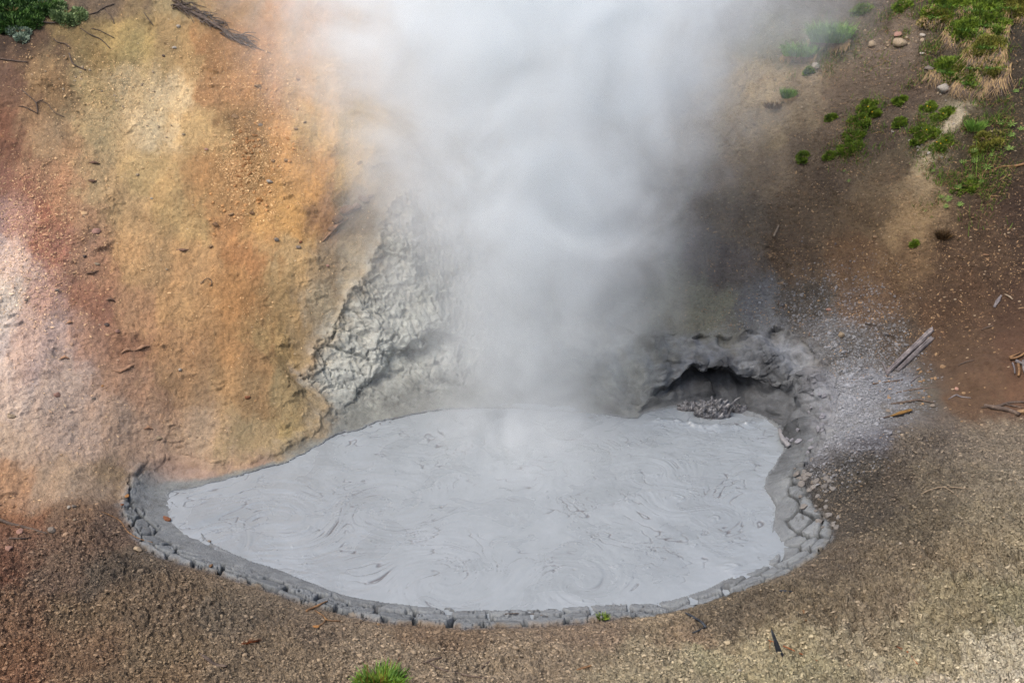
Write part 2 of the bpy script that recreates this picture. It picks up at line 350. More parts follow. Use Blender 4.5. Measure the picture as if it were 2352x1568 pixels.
ra = samp(M_RA, x, y, 0.0)
wall = INS*CLF                                                     # the grey mud-splashed wall
shelf = INS*(1-CLF)
dist0 = np.hypot(x, y)
inview = (dist0 < 40)
# masks of soil kinds
right = sst(1.5, 5.5, x-0.0*y)*sst(14.3, 15.6, y-.10*x)            # brown slope on the right
nearg = sst(14.6, 13.2, y+.42*np.clip(-x-2.5, 0, 9))*(1-INS)               # near bank
lowr = sst(.8, 5.5, x)*sst(12.6, 9.3, y)                            # big clods lower right
outer = (dR > 0)
disp = np.zeros_like(x)
crest = 0
f_big = fbm(x, y, z, 4, .55); f_mid = fbm(x, y, z, 4, 2.3); f_sm = fbm(x, y, z, 4, 7.5); 
ridg = 1-np.abs(fbm(x+5, y, z, 4, 4.2))*2
gn = fbm(x*1.0+3, y, z, 3, 15.0)
edge = sst(0, .5, np.where(outer, dR, 0))
disp += outer*edge*(0.11*f_big+.022*f_mid)
disp += outer*(.012*f_sm+.018*gn)*(.5+.5*edge)
rip = fbm(x*7+.8*f_mid, y*13+.8*f_mid, z*13, 3, 1.0, .6)
disp += outer*(1-nearg)*(.008*rip+.05*sst(.1, .5, fbm(x*.9, y*1.2, z*1.6, 4, 1.0, .6))*sst(.0, .04, fbm(x*1.6+9, y*2.0, z*5, 4, 1.0, .6)))
# near bank: crumbs with dark gaps
c1 = np.abs(fbm(x, y*.8, z, 4, 4.0, .6)); c2_ = np.abs(fbm(x+9, y*.8, z, 3, 9.5)); c3 = np.abs(fbm(x-9, y*.8, z, 4, 2.2, .6))
crumb = .050*sst(.0, .20, c1)*(.4+.6*sst(-.2, .2, f_big))+.024*sst(.0, .22, c2_)+.075*lowr*sst(.0, .2, c3)-.085
disp += outer*nearg*edge*(crumb*(1+.6*lowr)+.03)
pits = sst(.22, .5, fbm(x, y+3, z, 2, 1.7)); disp -= outer*nearg*(.06+.10*lowr)*pits*edge
w1, w2, wr = worley(x*1.9+.5*f_mid, y*2.4+.5*f_sm, 3)
disp += 1.6*outer*lowr*(-.08*sst(.12, .0, w2-w1)*sst(-.1, .2, f_mid)+.06*(wr-.5)+.09*ridg-.10*np.abs(fbm(x, y, z, 3, 3.0)))
# brown slope: granular, gullies
disp += outer*right*(.030*np.abs(gn)+.02*f_sm+.05*fbm(x*.8-y*.6, (x*.6+y*.8)*.3, None, 3, 2.0))
# flakes on the orange slope: small steps facing down
ls = sst(.35, .62, fbm(x+y*.2, y*1.0, z, 3, 1.7)); disp += outer*(1-right)*(1-nearg)*ls*.035*sst(.0, .25, fbm(x*1.0, y*2, z, 2, 5))
# grey wall: flutes, ledges, knobs
hcol = np.clip(z/np.maximum(T, .2), 0, 1)
flute = -np.abs(fbm(ra*5.2+.6*f_mid, z*1.1, None, 3, 1.0)); knob = fbm(x, y, z*1.6, 4, 2.6)
led = fbm(ra*.5, z*2.6+.35*ra*.25, None, 4, 1.0)
rsm = sst(-1.2, 1.6, x)                                             # right of the steam the wall is smooth, folded mud
fold = -np.abs(fbm(x*1.3+.4*f_mid, y*4.5+z*5+.5*f_mid, None, 4, 1.0))+.5*fbm(x*1.1, y*1.3, None, 3, 1.0)
blk1, blk2, blkr = worley(ra*2.3+.6*f_mid, z*2.6+.7*f_mid, 21)
wl = wall*sst(0, .12, z)
amp = np.clip(T, .12, 3.0)/3.0; low = sst(.15, .9, T)
fl2 = -np.abs(fbm(ra*11+.8*f_mid, z*2.2, None, 3, 1.0)); kn2 = -np.abs(fbm(x*1.1, y*1.1, z*1.3, 4, 6.0, .6))
disp += .66*wl*(1-rsm)*(.25+.75*low)*((.20*led+.10)*(.35+.65*amp)+.30*flute*(.3+.7*amp)*sst(-.2, .2, f_big+.1)+.13*fl2+.10*kn2+.09*knob+.05*gn+.14*(blkr-.5)*sst(.0, .12, blk2-blk1)-.10*sst(.08, .0, blk2-blk1))
lump = fbm(x*1.2, y*1.2, z*1.8, 3, 1.3, .45)
disp += wl*rsm*(.13*fold+.42*lump+.07*knob+.012*f_sm+.06)
# right wall lip is knobbly
rimk = sst(.8, .0, np.abs(dR-.15))*np.interp(az_, [-5, 5, 30, 60], [0, 1, 1, 0])
w1, w2, wr = worley(x*2.6, y*2.6, 8)
disp += rimk*(.10-.16*w1+.06*(wr-.5))
# cracked plates of the shelf
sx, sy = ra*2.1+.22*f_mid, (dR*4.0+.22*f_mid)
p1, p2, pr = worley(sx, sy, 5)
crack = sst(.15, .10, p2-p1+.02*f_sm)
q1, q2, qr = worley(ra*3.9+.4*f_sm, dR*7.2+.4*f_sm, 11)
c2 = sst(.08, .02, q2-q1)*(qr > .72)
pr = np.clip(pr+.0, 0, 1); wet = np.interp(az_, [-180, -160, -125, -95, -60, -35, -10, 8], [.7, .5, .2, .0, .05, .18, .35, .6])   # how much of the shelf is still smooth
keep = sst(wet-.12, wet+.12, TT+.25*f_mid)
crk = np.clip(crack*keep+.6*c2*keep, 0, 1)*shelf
disp += shelf*.03*sst(.5, .9, TT)*sst(1.0, .93, TT)-outer*sst(.12, .02, dR)*(1-CLF)*.012*np.clip(.5+2*f_sm, 0, 1.3)
disp += shelf*(-.10*crk+.022*(pr-.5)*keep+.006*f_sm+.004*gn)
disp += 0
P = P+Nn*disp[:, None]
# overhangs: push parts of the wall out over the pool, and hollow the cave
dirx, diry = PCX-x, PCY-y; dl = np.hypot(dirx, diry)+1e-6
cw = np.clip(1-((x-CAVEX-.08)/1.45)**2, 0, 1)**.5
zc = (.50+.45*fbm(x, y*.3, None, 2, 1.6))*cw**1.5-.12*sst(.1, .8, x-CAVEX)
front = sst(17.6, 16.9, y)*sst(15.6, 16.1, y)*INS
# the alcove right of the steam is hollowed behind its rim; a mound bulges at its left foot
ax_ = np.exp(-((x-4.0)/1.25)**2); P[:, 1] += INS*sst(15.2, 16.2, y)*ax_*.42*np.exp(-((hcol-.55)/.22)**2)*sst(.1, .3, z)
mx, my, _ = PZ(1455, 925, 0); P[:, 1] -= INS*.38*np.exp(-((x-mx)/.55)**2)*np.exp(-((z-.30)/.28)**2)
P[:, 1] += front*sst(0, .45, cw)*(sst(zc+.10, zc-.12, z)*.34*cw - sst(zc-.08, zc+.1, z)*sst(1.2, .9, z)*.26*cw)
hc = hcol+.16*fbm(x, y, None, 2, .9)+.10*f_mid
ga = lambda c, w: np.exp(-((hc-c)/w)**2)
over = wall*(1-rsm)*low*(.15+.85*amp)*(.62*ga(.36, .14)-.30*ga(.60, .07)+.34*ga(.78, .10)-.34*ga(.10, .08))
P[:, 0] += dirx/dl*over; P[:, 1] += diry/dl*over
# undercut lip of the orange soil above the left wall
lip = sst(.10, .0, np.abs(dR+.02))*CLF*np.interp(az_, [100, 120, 178, 180], [.4, 1, 1, 1]); lip = np.where(az_ < -165, sst(.10, .0, np.abs(dR+.02))*.6, lip)
P[:, 0] += dirx/dl*lip*.05; P[:, 1] += diry/dl*lip*.05

col = soil_colour(x, y, z)
grn = lin(150, 153, 148)
greyc = np.array(lin(172, 176, 171), np.float32); greyb = np.array(lin(138, 142, 147), np.float32)
wetc = np.array(lin(122, 127, 131), np.float32)
wm = np.clip(sst(.06+.16*CLF, -.06-.26*CLF, dR+(.06+.30*CLF)*(f_mid*.7+.5*fbm(x, y, z, 4, 5.0, .65))+.06*f_sm), 0, 1)[:, None]
cvar = (1+.22*f_mid+.25*f_sm)[:, None]
rt = sst(2.0, 3.5, x)[:, None]
strk = .5+.9*fbm(ra*3.5, z*.7, None, 4, 1.0)
gcol = (greyc*(1-rt)+greyb*rt)*cvar*(1+.25*np.clip(strk-.5, -.6, .6)*wall)[:, None]
top = (sst(.55, .95, TT+.3*f_mid)*np.interp(az_, [60, 80, 150, 180], [0, .5, .25, .6]))[:, None]
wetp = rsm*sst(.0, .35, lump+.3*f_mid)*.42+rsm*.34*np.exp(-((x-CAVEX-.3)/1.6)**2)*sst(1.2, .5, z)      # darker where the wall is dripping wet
gcol = gcol*(1-wetp)[:, None]*(1-.55*sst(.6, .1, z+.3*f_mid))[:, None]  # wall foot darkened: wet tide line plus the undercut's shade painted into the colour
gcol = gcol*(1-.6*top)+np.array(lin(172, 160, 135), np.float32)*.6*top*cvar
# soil-coloured slump under the left lip
slump = (np.where(np.abs(az_) > 172, 1, 0)*1.0)
sl2 = (np.interp(np.where(az_ < 0, az_+360, az_), [161, 166, 173, 178], [0, .8, .9, 0])*sst(.25, .5, TT))[:, None]
gcol = gcol*(1-sl2)+np.array(lin(160, 128, 106), np.float32)*sl2*cvar
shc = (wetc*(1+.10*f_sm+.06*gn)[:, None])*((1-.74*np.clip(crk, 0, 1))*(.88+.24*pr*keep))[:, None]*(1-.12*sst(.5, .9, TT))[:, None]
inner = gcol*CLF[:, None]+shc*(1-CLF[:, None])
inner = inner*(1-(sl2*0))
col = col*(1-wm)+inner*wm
col = np.where((dS < .03)[:, None], wetc*.95, col)
# grey-white splash thrown over the right bank
spl = sst(1.7, .1, dR+.6*f_mid)*np.interp(az_, [-8, 6, 12, 24, 34, 50], [0, .35, 1, .8, .35, .0])*outer*np.clip(.75+.9*f_sm+.5*f_mid, 0, 1)
spl = spl[:, None]; col = col*(1-.7*spl)+np.array(lin(128, 130, 137), np.float32)*.7*spl
region = np.zeros((len(x), 4), np.float32); region[:, 3] = 1
region[:, 0] = np.clip(.25+.75*nearg*outer+.45*right*outer-.12*wall-.15*shelf, 0, 1)
chipsf = right*outer*(.55+.6*f_mid)+(1-right)*(1-nearg)*outer*(.13+.35*np.clip(f_mid, 0, 1))+nearg*outer*.10
region[:, 1] = np.clip(chipsf*(1-spl[:, 0]), 0, 1)
region[:, 2] = wm[:, 0]
ALB = 0.66
lum = col@np.array([.3, .55, .15], np.float32); ss = (.74*(1-wm[:, 0])+1.0*wm[:, 0])[:, None]
col = lum[:, None]*(1-ss)+col*ss
col = col*(1+(np.array([.0, .035, .01])*(1-wm)))
lslope = ((1-right)*(1-nearg)*outer*sst(2.5, .5, x))[:, None]
streak = fbm(x*2.2+.3*f_mid, y*.28, z*.25, 5, 1.0, .62)                # rills running downhill
col = col*(1+lslope*(np.array([-.01, .0, -.13])*sst(1.7, 2.6, col[:, :1]/(col[:, 2:3]+.01))+streak[:, None]*np.array([.55, .42, .25])))*(1+(outer*right)[:, None]*streak[:, None]*.35)
ng = (nearg*outer)[:, None]; col = col*(1+ng*np.array([.20, .19, .24]))
col = np.clip(col*ALB, .005, .9)

def mesh_from(name, verts, faces, mat, smooth=True, attrs=None, idx_map=None):
    me = bpy.data.meshes.new(name); nf = len(faces)
    me.vertices.add(len(verts)); me.vertices.foreach_set('co', np.asarray(verts, np.float32).ravel())
    k = faces.shape[1]
    me.loops.add(nf*k); me.loops.foreach_set('vertex_index', faces.astype(np.int32).ravel())
    me.polygons.add(nf); me.polygons.foreach_set('loop_start', np.arange(0, nf*k, k, dtype=np.int32))
    try: me.polygons.foreach_set('loop_total', np.full(nf, k, np.int32))
    except Exception: pass
    me.update(calc_edges=True)
    me.polygons.foreach_set('use_smooth', np.full(nf, smooth, bool))
    for an, arr in (attrs or {}).items():
        a = me.attributes.new(an, 'FLOAT_COLOR', 'POINT'); a.data.foreach_set('color', np.asarray(arr, np.float32).ravel())
    me.materials.append(mat)
    o = bpy.data.objects.new(name, me); C.objects.link(o); return o
ia = np.arange(NA-1)[:, None]*NRR+np.arange(NRR-1)[None, :]
quads = np.stack([ia, ia+NRR, ia+NRR+1, ia+1], -1).reshape(-1, 4)
quads = quads[:, ::-1]
fx, fy = P[quads].mean(1)[:, 0], P[quads].mean(1)[:, 1]
ins_f = INS[quads].mean(1); cl_f = CLF[quads].mean(1); sub = (dS[quads].mean(1) < -.35)
kind_f = np.where(ins_f > .5, np.where(cl_f > .5, 1, 2), 0)
col4 = np.c_[col, np.ones(len(col))]
e1 = P[quads[:, 1]]-P[quads[:, 0]]; e2 = P[quads[:, 3]]-P[quads[:, 0]]
if np.cross(e1, e2)[:, 2].mean() < 0: quads = quads[:, ::-1]
for kk, nme, lab, cat in ((0, 'ground', 'ochre, brown and grey earth slopes rising round the steaming mud pool', 'ground'),
                     (1, 'crater_wall', 'rough grey mud-splashed wall of the pit behind the mud pool', 'crater wall'),
                     (2, 'mud_shore', 'cracked grey mud shelf curving round the near edge of the pool', 'cracked mud')):
    q = quads[kind_f == kk]; u_, inv = np.unique(q, return_inverse=True)
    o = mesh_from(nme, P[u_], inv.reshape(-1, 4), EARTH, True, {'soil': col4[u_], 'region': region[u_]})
    tag(o, lab, cat, kind='structure')

# ------------------------------------------------------------------ the liquid mud
def mud():
    s = .0125; xs = np.arange(-6.6, 6.2, s); ys = np.arange(9.6, 17.6, s); A, B = np.meshgrid(xs, ys, indexing='ij')
    d = samp(M_S, A, B); keepv = d < .30
    f = fbm(A, B, None, 3, .8)
    # flow: circular eddies twist the pattern
    wx = A+.55*fbm(A, B, None, 3, .7); wy = B+.45*fbm(A+20, B+7, None, 3, .7)
    ed = [(1555,1140,.45),(1640,1190,.33),(1635,1228,.22),(1500,1090,.5),(640,1200,.7),(520,1250,.4),(1020,1330,.55),(1330,1330,.5),(900,1160,.6)]
    for (u, v, r) in ed:
        cx, cy, _ = PZ(u, v, 0); dx, dy = A-cx, B-cy; dd = np.hypot(dx, dy*1.0); a = 3.6*np.exp(-(dd/r)**2)
        wx, wy = wx+(dx*np.cos(a)-dy*np.sin(a)-dx), wy+(dx*np.sin(a)+dy*np.cos(a)-dy)
    n = fbm(wx*1.15, wy*1.6, None, 4, .75); n2 = fbm(wx*.8+9, wy*1.5, None, 3, 1.7)
    gx1 = np.abs((n*4.0) % 1-.5)*2; gx2 = np.abs((n2*3.0+.3) % 1-.5)*2
    ln = sst(.13, .01, 1-gx1)*sst(-.05, .35, fbm(A+3, B, None, 3, 1.3))
    ln2 = sst(.07, .01, 1-gx2)*sst(.05, .40, fbm(A-8, B, None, 3, 1.1))*.8
    sp = sst(.35, .6, fbm(wx, wy, None, 2, 14))*sst(.12, .0, np.abs(n))*.8
    lines = np.clip(ln+ln2+sp*.6, 0, 1)
    # agitated patches
    agit = sst(1.0, 6.0, A+.5*(B-13))*.6+.35*sst(.1, .4, fbm(A, B+9, None, 2, .8))
    z = -.02+.020*f+.012*fbm(wx, wy*1.4, None, 3, 1.8)-.014*lines+agit*.022*np.abs(fbm(wx, wy*1.8, None, 4, 3.4))+.002*sst(.0, .35, fbm(wx*.6, wy*1.7, None, 3, 1.4))+.003*fbm(A, B, None, 3, 12)
    # gas bubbles
    w1, w2, wr = worley(A*5.5, B*5.5, 2); bm = (wr > .88)*(fbm(A, B, None, 2, .9) > .02)
    z += bm*.014*sst(.13, .03, w1)
    # domes and broken rings of bursting mud, each of its own size and lopsidedness
    rb = np.random.default_rng(5)
    for (u, v, r, a) in [(1668,1300,.13,.016),(1640,1190,.08,.014),(1555,1140,.09,.012),(1700,1325,.07,.014),(1500,1090,.07,.010),(1330,1250,.05,.010),(1420,1300,.06,.010),(1180,1180,.05,.008),(700,1210,.07,.008),(560,1190,.06,.008),(1050,1300,.05,.008),(1590,1250,.05,.012),(1450,1150,.05,.012)]:
        cx, cy, _ = PZ(u, v, 0); dx, dy = A-cx, (B-cy)*rb.uniform(1.0, 1.6); th = np.arctan2(dy, dx); dd = np.hypot(dx, dy)*(1+.18*np.sin(2*th+rb.uniform(0, 6))+.1*np.sin(3*th+rb.uniform(0, 6)))
        arc = sst(-.6, .5, np.sin(th+rb.uniform(0, 6)))
        z += a*(np.exp(-((dd-r)/(r*.28))**2)*arc+.8*np.exp(-(dd/(r*.55))**2))
    # churned crest below the cave
    cx, cy, _ = PZ(1640, 972, 0); dd = np.abs(B-cy-.12*np.sin(A*3)); 
    z += np.exp(-(dd/.10)**2)*sst(1.3, .9, np.abs(A-cx))*(.03+.07*np.clip(fbm(A, B, None, 3, 6), 0, 1))
    P_ = np.stack([A, B, z], -1).reshape(-1, 3)
    nx, ny = A.shape; ii = np.arange(nx-1)[:, None]*ny+np.arange(ny-1)[None, :]
    q = np.stack([ii, ii+ny, ii+ny+1, ii+1], -1).reshape(-1, 4); q = q[keepv.ravel()[q].all(1)]
    u_, inv = np.unique(q, return_inverse=True)
    at = np.stack([lines, agit, np.zeros_like(A), np.ones_like(A)], -1).reshape(-1, 4)
    m, nt, b = nm('wet_mud'); L = nt.links
    at_ = N(nt, 'ShaderNodeAttribute', attribute_name='scum'); sp_ = nt.nodes.new('ShaderNodeSeparateColor'); L.new(at_.outputs['Color'], sp_.inputs[0])
    geo = nt.nodes.new('ShaderNodeNewGeometry').outputs['Position']
    n1 = noise(nt, geo, 1.1, 5, .55, .8); n3 = noise(nt, geo, 60, 3, .6)
    c = ramp(nt, n1, [(.3, lin(110,116,120)), (.7, lin(122,128,133))])
    c = mix(nt, mth(nt, 'MULTIPLY', sp_.outputs[0], .78), c, lin(70, 66, 68))
    L.new(c, b.inputs['Base Color']); L.new(ramp(nt, n1, [(.35, .24), (.65, .34)]), b.inputs['Roughness'])
    b.inputs['Specular IOR Level'].default_value = .5
    bp = N(nt, 'ShaderNodeBump', Strength=.12, Distance=.02); L.new(n3, bp.inputs['Height']); L.new(bp.outputs[0], b.inputs['Normal'])
    o = mesh_from('mud_pool', P_[u_], inv.reshape(-1, 4), m, True, {'scum': at[u_]})
    tag(o, 'pale grey liquid mud filling the pit, marbled with dark swirls', 'mud pool', kind='structure')
mud()

# ------------------------------------------------------------------ placing things on the ground
bpy.context.view_layer.update()
DG = bpy.context.evaluated_depsgraph_get()
CAMP = Vector((0, 0, CAMZ))
def hit(u, v):
    a = math.atan((v-784.0)/FPX)
    d = Vector(((u-1176.0)/FPX, math.cos(PITCH)-(v-784)/FPX*math.sin(PITCH), -math.sin(PITCH)-(v-784)/FPX*math.cos(PITCH))).normalized()
    ok, loc, n, i, o, m = SC.ray_cast(DG, CAMP, d)
    if not ok: loc, n = Vector(PY(u, v, 20)), Vector((0, 0, 1))
    if n.z < 0: n = -n
    return loc, n
def mpp(loc):                                       # metres per photo pixel there
    return (loc.y*math.cos(PITCH)+(CAMZ-loc.z)*math.sin(PITCH))/FPX
# smooth normals of the big slope, for standing things
def macro_n(x, y):
    e = .4; hx = height(np.array([x+e, x-e, x, x]), np.array([y, y, y+e, y-e]))
    return Vector((-(hx[0]-hx[1])/(2*e), -(hx[2]-hx[3])/(2*e), 1)).normalized()
def link(name, me, mat, parent=None, loc=None):
    o = bpy.data.objects.new(name, me); C.objects.link(o)
    if mat and not me.materials: me.materials.append(mat)
    if parent: o.parent = parent
    if loc is not None: o.location = loc
    return o
def pymesh(name, V, F, smooth=True):
    me = bpy.data.meshes.new(name); me.from_pydata([tuple(v) for v in V], [], F)
    me.polygons.foreach_set('use_smooth', [smooth]*len(F)); me.update(); return me

def tube(V, F, pts, rad, n=7, rough=.12, flat=1.0, seed=0, up=None):
    """a gnarled rod along pts, radii rad (list), appended to V, F"""
    rg = random.Random(seed); pts = [Vector(p) for p in pts]
    # resample
    out, rr = [], []
    for i in range(len(pts)-1):
        for k in range(4):
            t = k/4; p0 = pts[max(i-1, 0)]; p1 = pts[i]; p2 = pts[i+1]; p3 = pts[min(i+2, len(pts)-1)]
            out.append(0.5*((2*p1)+(p2-p0)*t+(2*p0-5*p1+4*p2-p3)*t*t+(3*p1-p0-3*p2+p3)*t**3)); rr.append(rad[i]*(1-t)+rad[i+1]*t)
    out.append(pts[-1]); rr.append(rad[-1]); b = len(V); ph = [rg.uniform(1-rough, 1+rough) for _ in range(n)]
    for i, p in enumerate(out):
        d = (out[min(i+1, len(out)-1)]-out[max(i-1, 0)]).normalized()
        a = d.cross(up or Vector((0, 0, 1))); a = a.normalized() if a.length > .05 else Vector((1, 0, 0)); c = a.cross(d)
        for k in range(n):
            an = 2*math.pi*k/n; r = rr[i]*ph[k]*rg.uniform(1-rough*.6, 1+rough*.6)
            V.append(p+a*math.cos(an)*r+c*math.sin(an)*r*flat)
    m = len(out)
    for i in range(m-1):
        for k in range(n): F.append((b+i*n+k, b+i*n+(k+1) % n, b+(i+1)*n+(k+1) % n, b+(i+1)*n+k))
    F.append(tuple(b+k for k in range(n))[::-1]); F.append(tuple(b+(m-1)*n+k for k in range(n)))

WOODG = simple('grey_wood', lin(92, 87, 88), .85, .4, 9, .6, rgb2=lin(128, 121, 118))
WOODD = simple('dark_wood', lin(78, 67, 60), .85, .4, 16, .5, rgb2=lin(112, 98, 86))
WOODB = simple('brown_wood', lin(108, 82, 58), .8, .4, 16, .5, rgb2=lin(150, 116, 76))
WOODP = simple('pale_wood', lin(126, 112, 94), .8, .3, 16, .5)
WOODO = simple('ochre_wood', lin(116, 88, 46), .8, .5, 12, .5, rgb2=lin(140, 108, 58))
MUDWOOD = simple('mud_coated_wood', lin(116, 115, 117), .7, .2, 12, .4)
CHAR = simple('charred_wood', lin(42, 46, 52), .6, .4, 18, .6, rgb2=lin(74, 80, 88))
RED = simple('red_stem', lin(130, 76, 44), .7, .3, 16, .3)

def stick(name, uv, w, mat, label, cat, lift=1.0, branches=(), flat=1.0, n=8, rough=.16, group=None, arch=0, seed=None):
    """a rod lying on the ground through photo points uv; w = widths in photo pixels; branches are children"""
    H_ = [hit(*p) for p in uv]; s = mpp(H_[0][0]); w = [w]*len(uv) if isinstance(w, (int, float)) else w
    base = H_[len(H_)//2][0]; V, F = [], []; m = len(H_)
    pts = [h[0]+h[1]*(w[i]*s*.5*lift*.8)+Vector((0, 0, arch*s*math.sin(math.pi*i/(m-1)))) - base for i, h in enumerate(H_)]
    sd_ = seed if seed is not None else hash((round(uv[0][0]), round(uv[0][1]))) % 999
    tube(V, F, pts, [max(x, .8)*s*.5 for x in w], n, rough, flat, sd_)
    o = link(name, pymesh(name, V, F), mat, loc=base); tag(o, label, cat, group)
    for j, (buv, bw, nm_) in enumerate(branches):
        Hb = [hit(*p) for p in buv]; V, F = [], []; bw = [bw]*len(buv) if isinstance(bw, (int, float)) else bw
        pb = [h[0]+h[1]*(bw[i]*s*.5)-base for i, h in enumerate(Hb)]
        tube(V, F, pb, [max(x, .7)*s*.5 for x in bw], 6, rough, 1, sd_+j)
        link(nm_, pymesh(nm_, V, F), mat, parent=o)
    return o

def wood_things():
    B = 'branch'
    # the two split grey logs on the right bank: each a grooved half log with a splintered end
    def split_log(a, b, wpx, label, seed):
        (p, n1), (q, n2) = hit(*a), hit(*b); s = mpp(p); r = wpx*s*.5; d = (q-p); Ln = d.length; d.normalize()
        up = ((n1+n2)*.5); side = d.cross(up).normalized(); up = side.cross(d); V, F = [], []; n, m = 22, 26; rg = random.Random(seed)
        gro = [rg.uniform(.78, 1.12) for _ in range(n)]
        for i in range(m):
            t = i/(m-1); taper = .80+.3*t-.25*max(0, t-.85)/.15*rg.uniform(.2, .8)
            for k in range(n):
                an = 2*math.pi*k/n; g = gro[k]+.05*math.sin(9*t+k*1.7)+rg.uniform(-.03, .03)
                ex = rg.uniform(-.9, .7)*r if i in (0, m-1) else 0
                V.append(d*(t*Ln+ex)+side*math.cos(an)*r*g*taper+up*(max(math.sin(an), -.4)*r*.75*g*taper+r*.35))
        for i in range(m-1):
            for k in range(n): F.append((i*n+k, i*n+(k+1) % n, (i+1)*n+(k+1) % n, (i+1)*n+k))
        F += [tuple(range(n))[::-1], tuple(range((m-1)*n, m*n))]
        o = link('split_log', pymesh('split_log', V, F, False), WOODG, loc=p); return tag(o, label, 'log', 'grey split logs leaning on the right bank')
    split_log((2036,858), (2142,757), 12, 'upper of two weathered grey split logs lying side by side on the brown right bank', 3)
    split_log((2062,850), (2140,776), 11, 'lower of two weathered grey split logs lying side by side on the brown right bank', 5)
    stick('wood_stake', [(2026,834),(2033,850),(2040,866)], [5,6,4], WOODG, 'short grey splinter standing at the foot of the split logs', 'stake', lift=2)
    stick('log', [(1790,990),(1801,1009),(1813,1029)], [8,11,11], MUDWOOD, 'mud-coated log slanting out of the right corner of the pool', 'log', lift=1.3,
          n=10)
    stick('driftwood', [(2046,929),(2080,926),(2112,921),(2146,926)], [5,9,8,3], WOODD, 'dark flat piece of driftwood on the grey-splashed right bank', 'driftwood', flat=.5)
    o = stick('wood_slab', [(2046,958),(2068,955),(2094,945)], [4,13,9], WOODO, 'ochre broken wood slab tilted on the right bank below the dark driftwood', 'wood slab', flat=.45, lift=1.6)
    stick('driftwood', [(2018,962),(2042,958),(2060,951)], [2,6,4], WOODD, 'small grey splinter touching the ochre wood slab on the right bank', 'driftwood', flat=.6)
    stick('log', [(2262,932),(2286,940),(2312,944),(2342,952)], [6,11,11,9], WOODD, 'dark short log at the right edge in the crease of the bank', 'log')
    stick(B, [(2254,936),(2290,934),(2320,926),(2356,924)], [3,6,6,5], WOODD, 'dark forked branch resting just above the short log at the right edge', B,
          branches=[([(2310,929),(2330,934),(2350,937)], [4,4,2], 'side_branch')])
    stick(B, [(2178,918),(2196,908),(2206,912),(2230,914)], [2,4,4,2], WOODG, 'crooked grey twig lying left of the short dark log', B)
    stick(B, [(2060,902),(2090,897),(2120,893),(2150,890)], [3,4,4,2], WOODD, 'thin dark stick above the flat driftwood on the right bank', B)
    stick(B, [(2090,880),(2105,866),(2118,862)], [2,3,2], WOODG, 'small grey twig right of the foot of the split logs', B)
    stick(B, [(2004,882),(2040,878),(2074,872)], [3,4,2], WOODD, 'mud-spattered dark stick just below the split logs', B)
    stick(B, [(2026,908),(2040,892),(2046,878)], [2,3,2], MUDWOOD, 'mud-coated twig crossing below the split logs', B)
    stick(B, [(2200,840),(2220,832),(2236,828)], [2,4,2], WOODD, 'short dark twig on the brown bank right of the split logs', B)
    stick('bark_piece', [(2284,706),(2294,692),(2300,678)], [5,9,3], WOODG, 'curled grey bark piece on the dark slope at the far right', 'bark', flat=.35)
    stick('bark_piece', [(2308,676),(2318,681),(2326,688)], [3,6,3], WOODP, 'small pinkish bark chip beside the curled grey bark at far right', 'bark', flat=.4)
    stick(B, [(2254,758),(2268,752),(2282,748)], [2,4,2], WOODD, 'short dark stick on the brown slope above the root cluster', B)
    # root cluster at the right edge
    (p, n1) = hit(2342, 846); s = mpp(p)
    e = bpy.data.objects.new('root_cluster', None); C.objects.link(e); e.location = p; tag(e, 'tangle of dead grey roots sticking out of the slope at the right edge', 'roots')
    for j, (uv, w) in enumerate([([(2320,826),(2334,826),(2350,818),(2362,806)], 8), ([(2326,836),(2330,848),(2332,860)], 5), ([(2340,838),(2342,852),(2340,866)], 7),
                                 ([(2350,830),(2352,848),(2358,864)], 7), ([(2318,822),(2330,818),(2344,812)], 4), ([(2334,830),(2346,836),(2360,838)], 8)]):
        V, F = [], []; Hh = [hit(*q) for q in uv]
        tube(V, F, [h[0]+h[1]*s*(6-j*.5)-p for h in Hh], [w*s*.5*(1-.2*k) for k in range(len(uv))], 8, .2, 1, j)
        link('root', pymesh('root', V, F), WOODG if j % 2 else WOODB, parent=e)
    stick(B, [(1776,545),(1783,533),(1790,518)], [5,6,3], WOODP, 'pale stick showing through thin steam on the right slope', B, lift=2)
    stick(B, [(1787,700),(1789,690)], 3, WOODD, 'short dark twig low on the right slope near the steam', B)
    stick(B, [(2116,1135),(2140,1124),(2170,1118),(2200,1120),(2232,1124)], [2,3,4,3,2], WOODP, 'thin pale forked branch on the right foreground bank', B,
          branches=[([(2170,1118),(2186,1128),(2200,1140)], 2, 'side_branch')])
    stick(B, [(-10,1192),(20,1204),(60,1212),(108,1226)], [7,7,6,4], WOODD, 'dark curved stick at the left edge beside pale stones', B)
    stick(B, [(20,1236),(44,1238),(70,1236)], [4,5,3], WOODD, 'shorter dark stick lying below the curved stick at the left edge', B)
    stick(B, [(205,1170),(240,1178),(275,1196),(292,1220),(318,1236),(350,1246)], 2.4, WOODB, 'long thin root curving along the left end of the cracked mud', 'root', n=5)
    stick(B, [(704,1404),(722,1394),(736,1388),(752,1381)], [6,6,5,3], WOODB, 'forked brown twig at the outer edge of the cracked mud', B,
          branches=[([(722,1402),(742,1414),(752,1424),(784,1426)], 3, 'side_branch'), ([(750,1420),(740,1434),(724,1438)], 3, 'side_branch')])
    stick('bark_piece', [(459,1501),(474,1514),(496,1527),(521,1529)], [5,9,9,7], WOODD, 'curved dark bark strip lying on the near left bank', 'bark', flat=.5)
    # rust coloured needle sprig
    p, n1 = hit(572, 1479); s = mpp(p); e = bpy.data.objects.new('needle_sprig', None); C.objects.link(e); e.location = p; tag(e, 'rust-orange dry conifer sprig lying on the near left bank', 'sprig')
